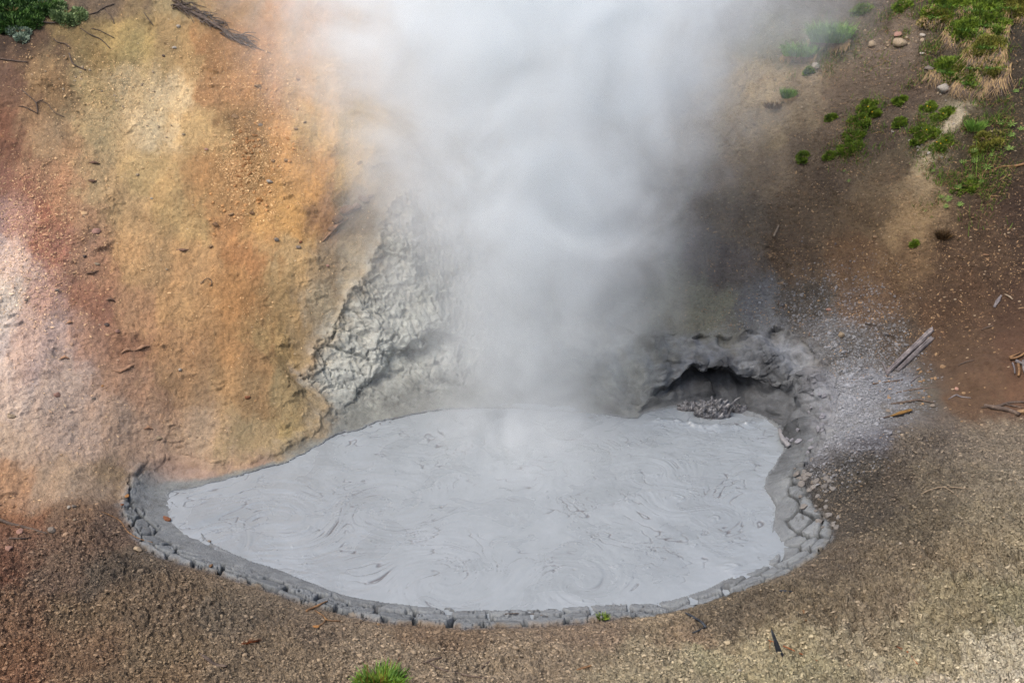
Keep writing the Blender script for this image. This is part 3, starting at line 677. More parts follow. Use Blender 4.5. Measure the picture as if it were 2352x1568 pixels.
    q0 = hit(548,1484)[0]-p; q1 = hit(590,1475)[0]-p; up = n1*s*5; V, F = [], []
    tube(V, F, [q0+up*.6, (q0+q1)*.5+up*1.2, q1+up], [2.4*s, 2.2*s, 1.2*s], 6); link('stem', pymesh('stem', V, F), RED, parent=e)
    V, F = [], []; rg = random.Random(4)
    for j in range(150):
        t = rg.random(); c = q0+(q1-q0)*t+up; d = ((q1-q0).normalized()*1.0+Vector((rg.uniform(-.6,.6), rg.uniform(-.6,.6), rg.uniform(-.2,.9)))).normalized()*s*rg.uniform(9, 17)
        sd_ = d.cross(Vector((rg.uniform(-1,1), 1, 1))).normalized()*s*.8; b = len(V); V += [c-sd_, c+sd_, c+d]; F.append((b, b+1, b+2))
    link('needles', pymesh('needles', V, F, False), simple('rust_needles', lin(122, 66, 38), .7, .4, 30, .2), parent=e)
    # bottom centre
    stick(B, [(928,1526),(936,1542),(943,1555),(950,1566)], 2.2, WOODP, 'pale thin bent stick right of the green foreground tuft', B, n=5)
    stick(B, [(952,1562),(972,1552),(1002,1541)], [3,4,3], WOODP, 'pale straight twig near the bottom edge right of the bent stick', B)
    stick(B, [(984,1520),(1012,1536),(1050,1546),(1090,1554),(1124,1557)], [3,4,4,4,2], WOODD, 'long dark crooked branch along the bottom edge', B,
          branches=[([(1030,1541),(1040,1528),(1046,1520)], 2, 'side_branch'), ([(1076,1551),(1096,1538)], 2, 'side_branch')])
    stick('bark_piece', [(972,1522),(992,1517),(1014,1510)], [4,7,4], WOODD, 'flat dark wood sliver above the long crooked branch', 'bark', flat=.5)
    stick(B, [(1106,1533),(1122,1522),(1140,1506)], [5,5,3], WOODD, 'short dark stick with an ochre broken end at the bottom centre', B)
    stick('bark_piece', [(1325,1538),(1342,1533),(1362,1527)], [4,7,4], WOODB, 'brown bark sliver lying right of the bottom centre', 'bark', flat=.5)
    stick(B, [(1160,1409),(1190,1408),(1225,1410),(1258,1416)], 2.2, WOODD, 'thin dark stick lying across the front mud plates', B, n=5)
    stick(B, [(814,1432),(830,1428),(842,1418)], 2, WOODD, 'fine dark twig just below the front mud plates', B, n=5)
    stick(B, [(1575,1407),(1592,1418),(1610,1430),(1622,1441)], [3,6,6,5], CHAR, 'black hooked twig on the near bank right of centre', B, branches=[([(1620,1440),(1606,1448),(1590,1454)], 4, 'side_branch')])
    stick(B, [(1837,1390),(1844,1406),(1853,1424)], [3,5,3], WOODB, 'small upright brown stick in a hollow on the lower right bank', B, lift=2)
    stick('bark_piece', [(1790,1357),(1805,1357),(1820,1358)], [4,8,4], CHAR, 'black oval bark chunk just outside the cracked mud at lower right', 'bark', flat=.6)
    # charred shard standing up
    p, n1 = hit(1797, 1508); s = mpp(p); q = hit(1771, 1446)[0]; V, F = [], []; rg = random.Random(2); m = 10
    top = p+Vector((-.32*.35, .02, .36))*1.0
    d = (Vector(PY(1771, 1441, p.y+.10))-p)
    for i in range(m):
        t = i/(m-1); w_ = s*(15*(1-t)**.7+1.2); 
        for (a, b_) in ((-.55, 0), (.0, -.25), (.5, -.05), (.35, .3), (-.3, .3)):
            V.append(d*t+Vector((a*w_*rg.uniform(.8,1.2), b_*w_*1.4, rg.uniform(-.01,.01)))-Vector((0,0,.04*(1-t))))
    for i in range(m-1):
        for k in range(5): F.append((i*5+k, i*5+(k+1)%5, i*5+5+(k+1)%5, i*5+5+k))
    F += [(4,3,2,1,0), tuple(range((m-1)*5, m*5))]
    tag(link('charred_shard', pymesh('charred_shard', V, F, False), CHAR, loc=p), 'pointed blue-black charred wood shard standing in the lower right bank', 'wood shard')
    stick('dry_stem', [(1766,1470),(1800,1484),(1840,1500),(1877,1517)], [2,2.6,2.6,1.6], RED, 'long thin reddish dry stem lying in front of the charred shard', 'stem', n=5, lift=3)
    stick('dry_stem', [(2060,1484),(2085,1496),(2098,1512),(2108,1524)], [1.6,2.6,2.6,2], RED, 'bent reddish root on the pale lower right soil', 'root', n=5)
    stick('dry_stem', [(1770,1470),(1768,1484),(1771,1500)], 2, WOODB, 'short brown stem left of the charred shard', 'stem', n=5)
    # top left: fallen brushy branch and twigs
    o = stick('fallen_branch', [(396,2),(430,28),(470,48),(510,72),(545,96),(590,112),(622,124)], [5,7,8,6,4,2,1.5], WOODD, 'long dark fallen branch with a fringe of fine twigs at the top left', 'branch', lift=2.2)
    V, F = [], []; rg = random.Random(9); base = Vector(o.location)
    for j in range(120):
        t = rg.random()**1.15; u = 396+t*170+rg.uniform(-6, 6); v = 2+t*98+rg.uniform(-14, 16)*(1-.6*t); h0, n0 = hit(u, v); s = mpp(h0)
        a = rg.uniform(-.2, 1.0); Ln = rg.uniform(14, 46); h1, n2 = hit(u+Ln*math.cos(a), v+Ln*math.sin(a)*.9)
        tube(V, F, [h0+n0*s*rg.uniform(1, 8)-base, (h0+h1)*.5+n0*s*rg.uniform(3, 12)-base, h1+n2*s*rg.uniform(0, 6)-base], [1.5*s, 1.1*s, .5*s], 4, .1, 1, j)
    link('fine_twigs', pymesh('fine_twigs', V, F), WOODD, parent=o)
    T = [([(185,66),(206,80),(232,92),(252,112)], 2.4, 'thin dark curved twig below the grey-green shrub at the top left'),
         ([(158,124),(166,146),(182,156),(197,162)], 3, 'hooked dark twig on the upper left slope'),
         ([(122,90),(132,98),(150,102),(160,112)], 2.6, 'crooked dark twig under the top left shrubs'),
         ([(95,52),(120,54),(150,50),(172,48),(196,34)], 3.4, 'dark stem reaching out right of the top left shrubs'),
         ([(196,36),(220,30),(240,18),(262,10)], 2.2, 'fine grey twig at the top edge, right of the shrubs'),
         ([(210,66),(226,70),(250,82),(262,88)], 2, 'fine dark twig crossing the curved one at the top left'),
         ([(0,136),(16,139),(40,142),(62,144)], 3.4, 'straight dark stick at the left edge below the shrubs'),
         ([(44,245),(60,248),(86,262)], 2.2, 'lower arm of the wiry twigs on the upper left slope'),
         ([(92,232),(110,240),(124,258),(148,270)], 1.8, 'faint wiry twig right of the forked one at upper left'),
         ([(330,30),(344,50),(352,60)], 2, 'short dark twig on the ochre soil at the top left'),
         ([(240,24),(256,40),(262,56)], 1.8, 'pale wiry twig beside the top left stem')]
    for uv, w, lab in T: stick('twig', uv, w, WOODD, lab, 'twig', n=5, lift=1.5)
    stick('twig', [(50,208),(66,222),(82,238),(86,262)], 2.4, WOODD, 'forked wiry twig arching over the upper left slope', 'twig', n=5, lift=2.5, branches=[([(86,252),(84,236),(98,230)], 1.8, 'side_branch')])
    stick('twig', [(464,648),(476,640),(486,646),(484,656)], 1.8, WOODD, 'tiny looped twig between two tan stones on the orange slope', 'twig', n=5, lift=3)
    stick('twig', [(2060,24),(2070,12),(2084,-2)], 2.6, WOODP, 'pale leaning twig at the top edge on the right', 'twig', lift=3)
    stick('branch', [(2276,392),(2300,384),(2330,382),(2360,376)], [3,4,5,6], WOODB, 'brown root running to the right edge through the slope plants', 'branch')
    stick('twig', [(1846,600),(1850,620),(1844,640)], 2, WOODD, 'thin dark twig low on the brown right slope', 'twig', n=5)
wood_things()

# ------------------------------------------------------------------ stones
def stone_mesh(seed, flat=.6, el=1.3, name='stone'):
    bm = bmesh.new(); bmesh.ops.create_icosphere(bm, subdivisions=3, radius=.5); rg = np.random.default_rng(seed)
    co = np.array([v.co[:] for v in bm.verts]); 
    for _ in range(9):                                # chop flat facets
        n = rg.normal(size=3); n /= np.linalg.norm(n); d = rg.uniform(.27, .44); e = np.clip(co@n-d, 0, None); co -= e[:, None]*n
    co += (.05*fbm(co[:,0]+seed, co[:,1], co[:,2], 3, 3.5))[:, None]*co*2
    co *= np.array([el, 1, flat])
    for v, c in zip(bm.verts, co): v.co = c
    me = bpy.data.meshes.new(name); bm.to_mesh(me); bm.free(); me.polygons.foreach_set('use_smooth', [True]*len(me.polygons)); return me
STM = {}
def stone_mat(rgb):
    k = tuple(rgb)
    if k not in STM: STM[k] = simple('stone_%d' % len(STM), lin(*[c*.9 for c in rgb]), .85, .3, 9, .5, rgb2=lin(*[min(255, c*1.12) for c in rgb]))
    return STM[k]
GREYT, TAN, CREAM, BRN, PINK, RUST, DARK, WHITE, ORG = (118,108,98), (138,112,84), (146,130,108), (110,84,60), (152,118,104), (118,76,52), (76,64,58), (158,150,138), (156,112,66)
def stone(u, v, wpx, rgb, label, flat=.6, el=1.3, seed=None, rot=None, group=None, cat='stone', sink=.22, name='stone'):
    p, n = hit(u, v); s = mpp(p); seed = seed if seed is not None else int(u*7+v)
    o = link(name, stone_mesh(seed, flat, el, name), stone_mat(rgb))
    k = wpx*s/el; q = n.lerp(macro_n(p.x, p.y), .7).to_track_quat('Z', 'Y').to_matrix().to_4x4()
    r = Matrix.Rotation(rot if rot is not None else (seed*1.3) % 1.2-.6, 4, 'Z')
    o.matrix_world = Matrix.Translation(p+n*k*flat*(.5-sink))@q@r@Matrix.Diagonal((k, k, k, 1))
    return tag(o, label, cat, group)
for (u, v, w, c, lab) in [
 (538,268,19,TAN,'tan slab stone on the rubbly band of the orange slope'),
 (598,287,12,GREYT,'grey angular stone right of the tan slab on the orange slope'),
 (680,297,12,TAN,'tan stone highest right on the orange slope near the steam'),
 (684,181,12,ORG,'orange-tan stone on the bright orange streak near the steam'),
 (591,199,16,TAN,'blocky tan stone at the head of the rubble band'),
 (474,344,10,PINK,'small pinkish stone left of the dark rubble fan'),
 (618,417,17,WHITE,'grey-white broken stone below the dark rubble fan'),
 (595,459,16,ORG,'orange-brown lump in the lower rubble band'),
 (531,492,13,TAN,'tan stone at the left of the lower rubble band'),
 (578,490,15,BRN,'brown lump at the foot of the rubble band'),
 (494,516,17,BRN,'flat brown stone left of the rubble band foot'),
 (316,402,9,CREAM,'small cream stone on the pale yellow slope'),
 (348,456,7,WHITE,'tiny white stone below the small cream one'),
 (400,111,12,WHITE,'chalky white stone near the top of the ochre streak'),
 (410,62,12,WHITE,'chalky white stone at the top beside the fallen branch'),
 (376,129,8,DARK,'small dark stone left of the chalky white one'),
 (660,319,11,ORG,'rounded orange stone right of the rubble fan'),
 (627,371,12,TAN,'tan stone right beside the dark rubble fan'),
 (657,369,12,TAN,'tan stone furthest right beside the rubble fan'),
 (700,282,9,BRN,'brown stone close to the steam on the orange slope'),
 (220,532,24,PINK,'large flat pink-tan slab on the left slope'),
 (222,607,14,CREAM,'cream and orange stone above a dark slab on the left slope'),
 (195,589,10,DARK,'small dark stone up left of the cream and orange one'),
 (484,567,13,TAN,'oval tan stone in the middle of the orange slope'),
 (635,552,13,GREYT,'grey stone low on the orange slope'),
 (687,569,14,GREYT,'grey-brown stone right of the low grey one'),
 (753,611,12,PINK,'round pinkish-grey pebble near the grey wall'),
 (690,556,9,RUST,'small rust stone just above the grey-brown one'),
 (383,619,7,CREAM,'tiny pale stone alone on the yellow-tan slope'),
 (464,649,11,TAN,'left one of two tan stones with a looped twig between'),
 (484,653,10,ORG,'right one of two tan stones with a looped twig between'),
 (131,668,11,GREYT,'grey stone on the pink rubble at the left'),
 (269,761,13,PINK,'pink stone on the red-brown streak'),
 (245,746,14,DARK,'dark flat stone just above the pink one'),
 (413,850,10,WHITE,'white stone with an orange end on the lower tan slope'),
 (130,907,20,PINK,'pinkish-grey slab on the pale lower left slope'),
 (215,915,12,GREYT,'grey stone right of the pinkish-grey slab'),
 (235,886,8,ORG,'small orange chip above the grey stone at lower left'),
 (366,1006,15,CREAM,'pear-shaped cream and orange stone above the soil lip'),
 (568,912,14,RUST,'rust-red chunk on the lower yellow slope'),
 (25,955,22,CREAM,'flat cream stone at the left edge'),
 (316,1263,26,CREAM,'cream and brown stone at the left end of the cracked mud'),
 (20,1260,26,PINK,'smooth pink stone at the left edge of the near bank'),
 (45,1222,22,PINK,'pale glassy stone beside the curved dark stick'),
 (116,1219,26,GREYT,'broad pale stone at the tip of the curved dark stick'),
 (383,1193,24,RUST,'rust-brown chunk lying on the wet mud at the left end'),
 (292,1139,18,ORG,'orange chip at the left tip of the cracked mud'),
 (281,1159,12,RUST,'small rust chip just below the orange chip'),
 (481,1243,11,GREYT,'grey-brown stone poking out at the edge of the liquid mud'),
 (487,1299,16,BRN,'brown stone resting in a crack of the mud plates'),
 (157,1165,12,WHITE,'whitish stone of a touching pair on the left bank'),
 (169,1163,13,GREYT,'grey stone of a touching pair on the left bank'),
 (726,1438,16,ORG,'flat orange-tan chip by the forked brown twig'),
 (171,1194,9,CREAM,'small cream stone below the touching pair'),
 (240,1206,10,CREAM,'small cream stone left of the mud plates'),
 (870,1434,10,TAN,'tan pebble under the front mud plates'),
 (1874,155,24,WHITE,'cream-white rock below the hanging grass on the right'),
 (1780,183,9,CREAM,'small pale stone under the dark hole on the right slope'),
 (2004,104,26,CREAM,'pale rounded rock at the left of the upper right outcrop'),
 (2066,100,34,CREAM,'largest pale rock of the upper right outcrop'),
 (2062,80,22,PINK,'pinkish rock above the largest one in the upper right outcrop'),
 (2118,82,14,WHITE,'small white rock at the right of the upper right outcrop'),
 (2119,124,13,WHITE,'small white rock left of the grassy bank'),
 (2136,161,24,GREYT,'broad grey rock left of the grassy bank'),
 (2168,206,36,WHITE,'whitish broken rock at the foot of the grassy bank'),
 (2186,190,22,GREYT,'pale grey rock wedged under the grassy bank'),
 (2130,238,9,WHITE,'tiny white stone among yellow flowers'),
 (2141,255,10,WHITE,'small white stone beside the pale gravel streak'),
 (2050,302,9,WHITE,'bright white pebble on the brown slope plants'),
 (1934,769,18,CREAM,'cream stone just above the pit rim at the right'),
 (1904,711,13,PINK,'pink-tan stone on the slope above the pit rim'),
 (1914,632,12,GREYT,'flat grey-tan stone on the brown slope'),
 (2008,545,13,TAN,'tan stone high on the brown slope'),
 (2069,927,13,CREAM,'orange-white stone sitting on the dark driftwood'),
 (2042,943,16,GREYT,'flat grey stone left of the ochre wood slab'),
 (2166,842,16,TAN,'flat tan stone right of the foot of the split logs'),
 (2142,933,17,GREYT,'long grey stone right of the dark driftwood'),
 (2196,893,12,PINK,'pinkish stone above the crooked grey twig'),
 (2350,948,34,TAN,'tan boulder cut by the right edge'),
 (1696,1539,13,WHITE,'round white pebble near the bottom right of centre'),
 (2069,1248,12,WHITE,'whitish pebble in the middle of the right bank'),
 (2060,1390,14,CREAM,'cream stone on the crumbly lower right bank'),
 (60,690,10,GREYT,'small grey stone on the pale pink slope')]:
    rg = random.Random(int(u*3+v)); f = .35 if ('slab' in lab or 'flat' in lab or 'chip' in lab) else rg.uniform(.5, .75)
    stone(u, v, w, c, lab, f, rg.uniform(1.15, 1.6))
# soil flakes: crusts lifting off the left slope, dark underneath
FLK = simple('soil_crust', lin(134, 104, 82), .9, .3, 10, .5); FLD = simple('dark_crust', lin(96, 74, 60), .9, .3, 10, .5)
def flake(uv, drop, mat, label):
    H_ = [hit(*p) for p in uv]; base = H_[0][0]; V, F = [], []; rg = random.Random(int(uv[0][0])); s = mpp(base); k = len(uv)
    pts = []
    for i in range(k-1):
        for j in range(4):
            t = j/4; pts.append((H_[i][0].lerp(H_[i+1][0], t), H_[i][1]))
    pts.append(H_[-1])
    m = len(pts)
    for i, (p, n) in enumerate(pts):
        env = math.sin(math.pi*min(max(i/(m-1), .06), .94)); n = macro_n(p.x, p.y); dn = (Vector((0, -.35, -1))+n*n.z).normalized(); r = rg.uniform(.6, 1.2)
        up_ = -dn
        V += [p-base+up_*s*16*env-n*s*1, p-base+up_*s*6*env+n*s*drop*.75*env*r, p-base+n*s*drop*env*r+dn*s*rg.uniform(-1, 3), p-base+n*s*drop*.55*env*r+dn*s*1, p-base-n*s*3+up_*s*3]
    for i in range(m-1):
        for q in range(5): F.append((i*5+q, i*5+(q+1) % 5, i*5+5+(q+1) % 5, i*5+5+q))
    tag(link('soil_crust', pymesh('soil_crust', V, F, True), mat, loc=base), label, 'soil crust')
flake([(276,811),(292,806),(306,806)], 6, FLK, 'left piece of the long lifted soil crust on the red-brown slope')
flake([(306,806),(326,802),(344,794)], 7, FLK, 'right piece of the long lifted soil crust on the red-brown slope')
flake([(256,850),(276,856),(296,846),(310,836)], 5, FLK, 'lifted soil crust below the long one on the red-brown slope')
flake([(150,744),(160,742),(168,741)], 4, FLK, 'small lifted crust on the pink slope')
flake([(198,628),(212,630),(226,622)], 6, FLD, 'dark crust flake below the cream and orange stone')
flake([(202,414),(212,420),(222,416)], 5, FLD, 'dark crust flake in the middle of the left slope')
flake([(204,374),(216,377),(230,376)], 5, FLD, 'dark greenish crust flake on the upper left slope')
flake([(404,573),(420,578),(434,573)], 4, FLD, 'thin dark crust line on the tan slope')
flake([(330,985),(342,983),(352,986)], 3, FLK, 'small crust edge above the pear-shaped stone')
flake([(242,690),(256,689),(266,694)], 4, FLD, 'small dark crust on the middle left slope')
flake([(136,825),(150,822),(160,824)], 3, FLK, 'thin crust edge on the pale pink lower slope')
flake([(740,556),(758,540),(776,520),(800,500)], 9, simple('red_rock', lin(104, 80, 62), .9, .35, 8, .6), 'reddish rock ledge beside the top of the grey wall')
for (u, v, w) in [(796,484,34),(818,476,26),(836,460,30),(762,528,22),(852,452,16),(774,506,28)]:
    labs = {796:'left middle block of the reddish ledge beside the grey wall', 818:'largest block of the reddish ledge beside the grey wall', 836:'right block of the reddish ledge beside the grey wall', 762:'lowest block of the reddish ledge beside the grey wall', 852:'topmost small block of the reddish ledge beside the grey wall', 774:'small block between the lowest and middle ledge blocks'}
    stone(u, v, w, (106,82,62), labs[u], .6, 1.3, group='reddish ledge blocks')
# rubble: countable small stones, copied
PROT = [stone_mesh(100+i, random.uniform(.4, .75), random.uniform(1.1, 1.7)) for i in range(8)]
def scatter(zones, n, rgb, wr, label, group, seed):
    rg = random.Random(seed); mats = stone_mat(rgb); ms = []
    for q in range(3):
        me = PROT[(seed+q*3) % 8].copy(); me.materials.clear(); me.materials.append(mats); ms.append(me)
    for i in range(n):
        z = rg.choices(zones, [q[4] for q in zones])[0]
        u, v = rg.gauss(z[0], z[2]), rg.gauss(z[1], z[3])
        p, nn = hit(u, v); s = mpp(p); k = rg.uniform(*wr)*s
        o = bpy.data.objects.new('stone', rg.choice(ms)); C.objects.link(o)
        q = nn.lerp(macro_n(p.x, p.y), .6).to_track_quat('Z', 'Y').to_matrix().to_4x4()
        o.matrix_world = Matrix.Translation(p+nn*k*.1)@q@Matrix.Rotation(rg.uniform(0, 6.3), 4, 'Z')@Matrix.Diagonal((k, k, k, 1))
        tag(o, label, 'stone', group)
scatter([(566,345,16,26,3),(560,402,10,22,2)], 60, (140,100,62), (3.5, 8), 'small brown stone in the dark rubble fan on the orange slope', 'stones of the dark rubble fan', 1)
scatter([(615,240,28,50,3),(640,330,26,50,2),(590,470,30,25,2),(520,480,30,25,1)], 60, (182,136,88), (4, 9), 'small tan stone scattered down the right of the orange slope', 'tan stones of the orange slope', 2)
scatter([(290,215,60,20,2),(160,180,26,22,1),(370,300,30,20,1)], 30, CREAM, (3, 7), 'small cream stone on the pale gravelly patch of the ochre slope', 'cream stones of the pale patch', 3)
scatter([(2050,90,40,14,2),(2115,105,22,12,1),(2180,200,14,12,1)], 26, CREAM, (4, 10), 'small pale stone round the upper right outcrop', 'pale stones of the outcrop', 4)
scatter([(2165,290,18,30,1),(2120,330,22,20,1)], 26, WHITE, (3, 7), 'small whitish stone on the pale gravel streak between plants', 'white stones of the gravel streak', 5)
scatter([(2150,900,70,30,1)], 26, TAN, (3.5, 8), 'small tan stone in the crease right of the split logs', 'tan stones in the crease', 6)
scatter([(1878,1110,24,34,2),(1900,1190,14,20,1),(1850,1080,12,16,1)], 44, (112,108,104), (8, 20), 'grey dried mud clod heaped outside the right shelf', 'grey mud clods', 7)
scatter([(1880,960,18,60,1),(1830,1010,20,8,1)], 22, (120,120,126), (7, 15), 'grey muddy lump on the right lip of the pit', 'grey lumps on the lip', 8)

# ------------------------------------------------------------------ gravel and litter nobody could count
def litter(name, weight, n, size, rgb0, rgb1, label, cat, seed, flat=.5, el=(1.1, 2.0), soilmix=.0):
    rg = np.random.default_rng(seed)
    w = np.clip(weight, 0, None)*(P[:, 1] > 6.5)*(np.abs(np.arctan2(P[:, 0], P[:, 1])) < math.radians(35.5))*(np.hypot(P[:, 0], P[:, 1]) < 28); w = w/w.sum()
    idx = rg.choice(len(P), n, p=w)
    bm = bmesh.new(); bmesh.ops.create_icosphere(bm, subdivisions=1, radius=.5); bv = np.array([v.co[:] for v in bm.verts]); bf = np.array([[v.index for v in f.verts] for f in bm.faces]); bm.free()
    nv = len(bv)
    v = bv[None]*(1+.45*rg.normal(size=(n, nv, 1)).clip(-1.3, 1.3)*.6)
    dist = np.linalg.norm(P[idx]-np.array([0, 0, 8]), axis=1)
    s = rg.lognormal(0, .42, n)*size; e = rg.uniform(*el, n)
    v = v*np.stack([s*e, s, s*flat*rg.uniform(.6, 1.3, n)], 1)[:, None]
    a = rg.uniform(0, 6.28, n); ca, sa = np.cos(a)[:, None], np.sin(a)[:, None]
    vx, vy, vz = v[..., 0]*ca-v[..., 1]*sa, v[..., 0]*sa+v[..., 1]*ca, v[..., 2]
    nn = Nn[idx]; nn = nn+rg.normal(size=nn.shape)*.18; nn /= np.linalg.norm(nn, axis=1, keepdims=True)
    t1 = np.cross(nn, [0, 1, .01]); t1 /= np.linalg.norm(t1, axis=1, keepdims=True); t2 = np.cross(nn, t1)
    W_ = P[idx][:, None]+vx[..., None]*t1[:, None]+vy[..., None]*t2[:, None]+vz[..., None]*nn[:, None]+(nn*(s*flat*.15)[:, None])[:, None]
    F_ = (bf[None]+np.arange(n)[:, None, None]*nv).reshape(-1, 3)
    c = np.array(rgb0)+(np.array(rgb1)-np.array(rgb0))*rg.random((n, 1)); 
    c = c*(1-soilmix)+col[idx]*1.25*soilmix
    c *= rg.uniform(.75, 1.2, (n, 1)); c4 = np.repeat(np.c_[c, np.ones(n)], nv, 0)
    o = mesh_from(name, W_.reshape(-1, 3), F_, GRAVEL, False, {'soil': c4}); tag(o, label, cat, kind='stuff')
GRAVEL, _nt, _b = nm('gravel'); _a = N(_nt, 'ShaderNodeAttribute', attribute_name='soil'); _nt.links.new(_a.outputs['Color'], _b.inputs['Base Color'])
_b.inputs['Roughness'].default_value = .9; _b.inputs['Specular IOR Level'].default_value = .2
SU = (P[:, 0]); L0 = lin
outm = outer*(dR > .12)
sc0 = np.array([hit(u, v)[0][:] for u, v in [(566,345),(560,405),(610,200),(640,280),(300,215),(60,520),(40,640),(500,150),(590,470),(110,430),(160,200),(640,120)]])
def blob(i, r): return np.exp(-((P-sc0[i])**2).sum(1)/r**2)
wl_ = (1-right)*(1-nearg)*outm*(P[:, 0] < 2)
gpat = np.clip(fbm(x, y, z, 3, 1.3)+.15, 0, 1)**1.5
litter('gravel', wl_*(gpat*.22+.02+3.0*blob(0,.55)+3*blob(1,.4)+1.0*blob(2,.7)+.8*blob(3,.8)+1.2*blob(4,.8)+1.1*blob(5,.9)+.9*blob(6,.9)+.9*blob(7,.8)+1.1*blob(8,.5)+.8*blob(9,.8)+.8*blob(10,.8)+.6*blob(11,.7)), 19000, .015, lin(140,104,70), lin(206,176,132), 'fine gravel strewn over the orange and yellow slope', 'gravel', 21, soilmix=.55)
litter('wood_litter', right*outm*(.25+gpat)*(P[:, 0] > 1), 20000, .0125, lin(78,56,40), lin(148,122,90), 'pale bark chips and crumbs strewn over the brown right slope', 'litter', 22, flat=.35, el=(1.2, 2.8), soilmix=.35)
litter('soil_crumbs', nearg*outm*(.4+gpat)*(1-.6*lowr), 26000, .017, lin(92,78,62), lin(150,132,106), 'loose crumbs of grey-brown soil on the near bank', 'soil crumbs', 23, flat=.7, el=(1, 1.5), soilmix=.75)
spw = spl[:, 0]*outm
litter('mud_spatter', spw+.02*rimk*outer, 8000, .02, lin(86,88,92), lin(128,130,134), 'grey spatter of dried mud lumps on the right bank', 'mud spatter', 24, flat=.8, el=(1, 1.4), soilmix=.5)

# ------------------------------------------------------------------ plants
def leafmat(name, a, b_, rough=.6):
    m, nt, b = nm(name); tc = nt.nodes.new('ShaderNodeTexCoord').outputs['Object']
    f = noise(nt, tc, 7, 3, .6); nt.links.new(ramp(nt, f, [(.32, lin(*a)), (.68, lin(*b_))]), b.inputs['Base Color'])
    b.inputs['Roughness'].default_value = rough; b.inputs['Specular IOR Level'].default_value = .25
    try: b.inputs['Subsurface Weight'].default_value = 0
    except Exception: pass
    return m
G_BRIGHT = leafmat('moss_green_leaf', (50, 70, 20), (116, 136, 44)); G_GRASS = leafmat('grass_blade', (70, 106, 40), (128, 160, 72))
G_OLIVE = leafmat('olive_leaf', (66, 68, 26), (122, 120, 50)); G_JUN = leafmat('dark_evergreen_leaf', (30, 52, 26), (88, 120, 56)); G_SAGE = leafmat('sage_leaf', (104, 120, 104), (150, 164, 142))
G_STAR = leafmat('star_leaf', (74, 98, 42), (112, 136, 66)); G_DRY = leafmat('dry_grass', (84, 66, 46), (146, 122, 84)); G_FL = leafmat('yellow_petal', (214, 160, 10), (236, 190, 30)); G_FG = leafmat('foreground_grass', (44, 78, 28), (104, 138, 50))
def blades(V, F, c, n, L, w, out, up, rg, spread=1.0, droop=.3, hang=None):
    """n curved blades springing from round c"""
    for _ in range(n):
        a = rg.uniform(0, 6.283); r = math.sqrt(rg.random())*spread; b0 = c+Vector((math.cos(a)*r, math.sin(a)*r*.8, 0))
        d = (up+Vector((math.cos(a), math.sin(a), 0))*out*rg.uniform(.3, 1.2)+Vector((rg.uniform(-.3,.3), rg.uniform(-.3,.3), 0))).normalized()
        ln = L*rg.uniform(.55, 1.15); s = d.cross(Vector((rg.uniform(-1,1), rg.uniform(-1,1), .3))).normalized()*w*rg.uniform(.7, 1.3)
        p1 = b0+d*ln*.5; p2 = b0+d*ln-Vector((0, 0, ln*droop*rg.uniform(.3, 1.2))); b = len(V)
        V += [b0-s*.6, b0+s*.6, p1+s, p1-s, p2]; F += [(b, b+1, b+2, b+3), (b+3, b+2, b+4)]
def leafball(V, F, c, n, R, lw, ll, rg, squash=.6, nrm=Vector((0, 0, 1))):
    t = nrm.cross(Vector((0, 1, .1))).normalized(); q = nrm.cross(t)
    for _ in range(n):
        a = rg.uniform(0, 6.283); r = R*math.sqrt(rg.random()); h = squash*R*(rg.uniform(.15, 1))*math.sqrt(max(0, 1-(r/R)**2))
        p = c+t*math.cos(a)*r+q*math.sin(a)*r+nrm*h
        d = (p-c+nrm*R*.4).normalized()+Vector((rg.uniform(-.6,.6), rg.uniform(-.6,.6), rg.uniform(-.3,.8))); d.normalize()
        s = d.cross(Vector((rg.uniform(-1,1), rg.uniform(-1,1), rg.uniform(-1,1)))).normalized()*lw*rg.uniform(.6, 1.3); e = d*ll*rg.uniform(.6, 1.3); b = len(V)
        V += [p, p+e*.5+s, p+e, p+e*.5-s]; F.append((b, b+1, b+2, b+3))
def plant(name, u, v, label, cat, parts, group=None):
    p, n = hit(u, v); e = bpy.data.objects.new(name, None); C.objects.link(e); e.location = p; tag(e, label, cat, group); s = mpp(p)
    nm_ = macro_n(p.x, p.y)
    for pn, mat, fn in parts:
        V, F = [], []; fn(V, F, s, nm_, random.Random(int(u*5+v*3)+len(pn)), p)
        if F: link(pn, pymesh(pn, V, F, False), mat, parent=e)
    return e
def pl_mound(wpx, dens=1.0, ll=6, lw=1.6, squash=.6, lumps=5):
    def fn(V, F, s, n, rg, p):
        for i in range(lumps):
            a = rg.uniform(0, 6.28); r = wpx*.5*s*(rg.random()**.5)*(.85 if lumps > 1 else 0)
            t = n.cross(Vector((0, 1, .1))).normalized(); q = n.cross(t)
            R = wpx*.5*s*rg.uniform(.25, .6) if lumps > 1 else wpx*.5*s
            leafball(V, F, t*math.cos(a)*r+q*math.sin(a)*r*.8, int(150*dens), R, lw*s, ll*s, rg, squash, n)
    return fn
def pl_stems(wpx, h=.3, n_=7, th=.8):
    def fn(V, F, s, n, rg, p):
        for i in range(n_):
            d = (n*h+Vector((rg.uniform(-1,1), rg.uniform(-1,1), rg.uniform(-.1,.3)))*.5)*wpx*s*.6
            tube(V, F, [Vector((0,0,0))-n*s*3, d*.5+n*s*2, d], [th*s*1.4, th*s, th*s*.5], 4, .1, 1, i)
    return fn
def pl_grass(wpx, hpx, n_, w=.9, out=.5, droop=.3):
    def fn(V, F, s, n, rg, p): blades(V, F, Vector((0,0,-.01)), n_, hpx*s, w*s, out, Vector((0, 0, 1))*.8+n*.3, rg, wpx*.5*s, droop)
    return fn
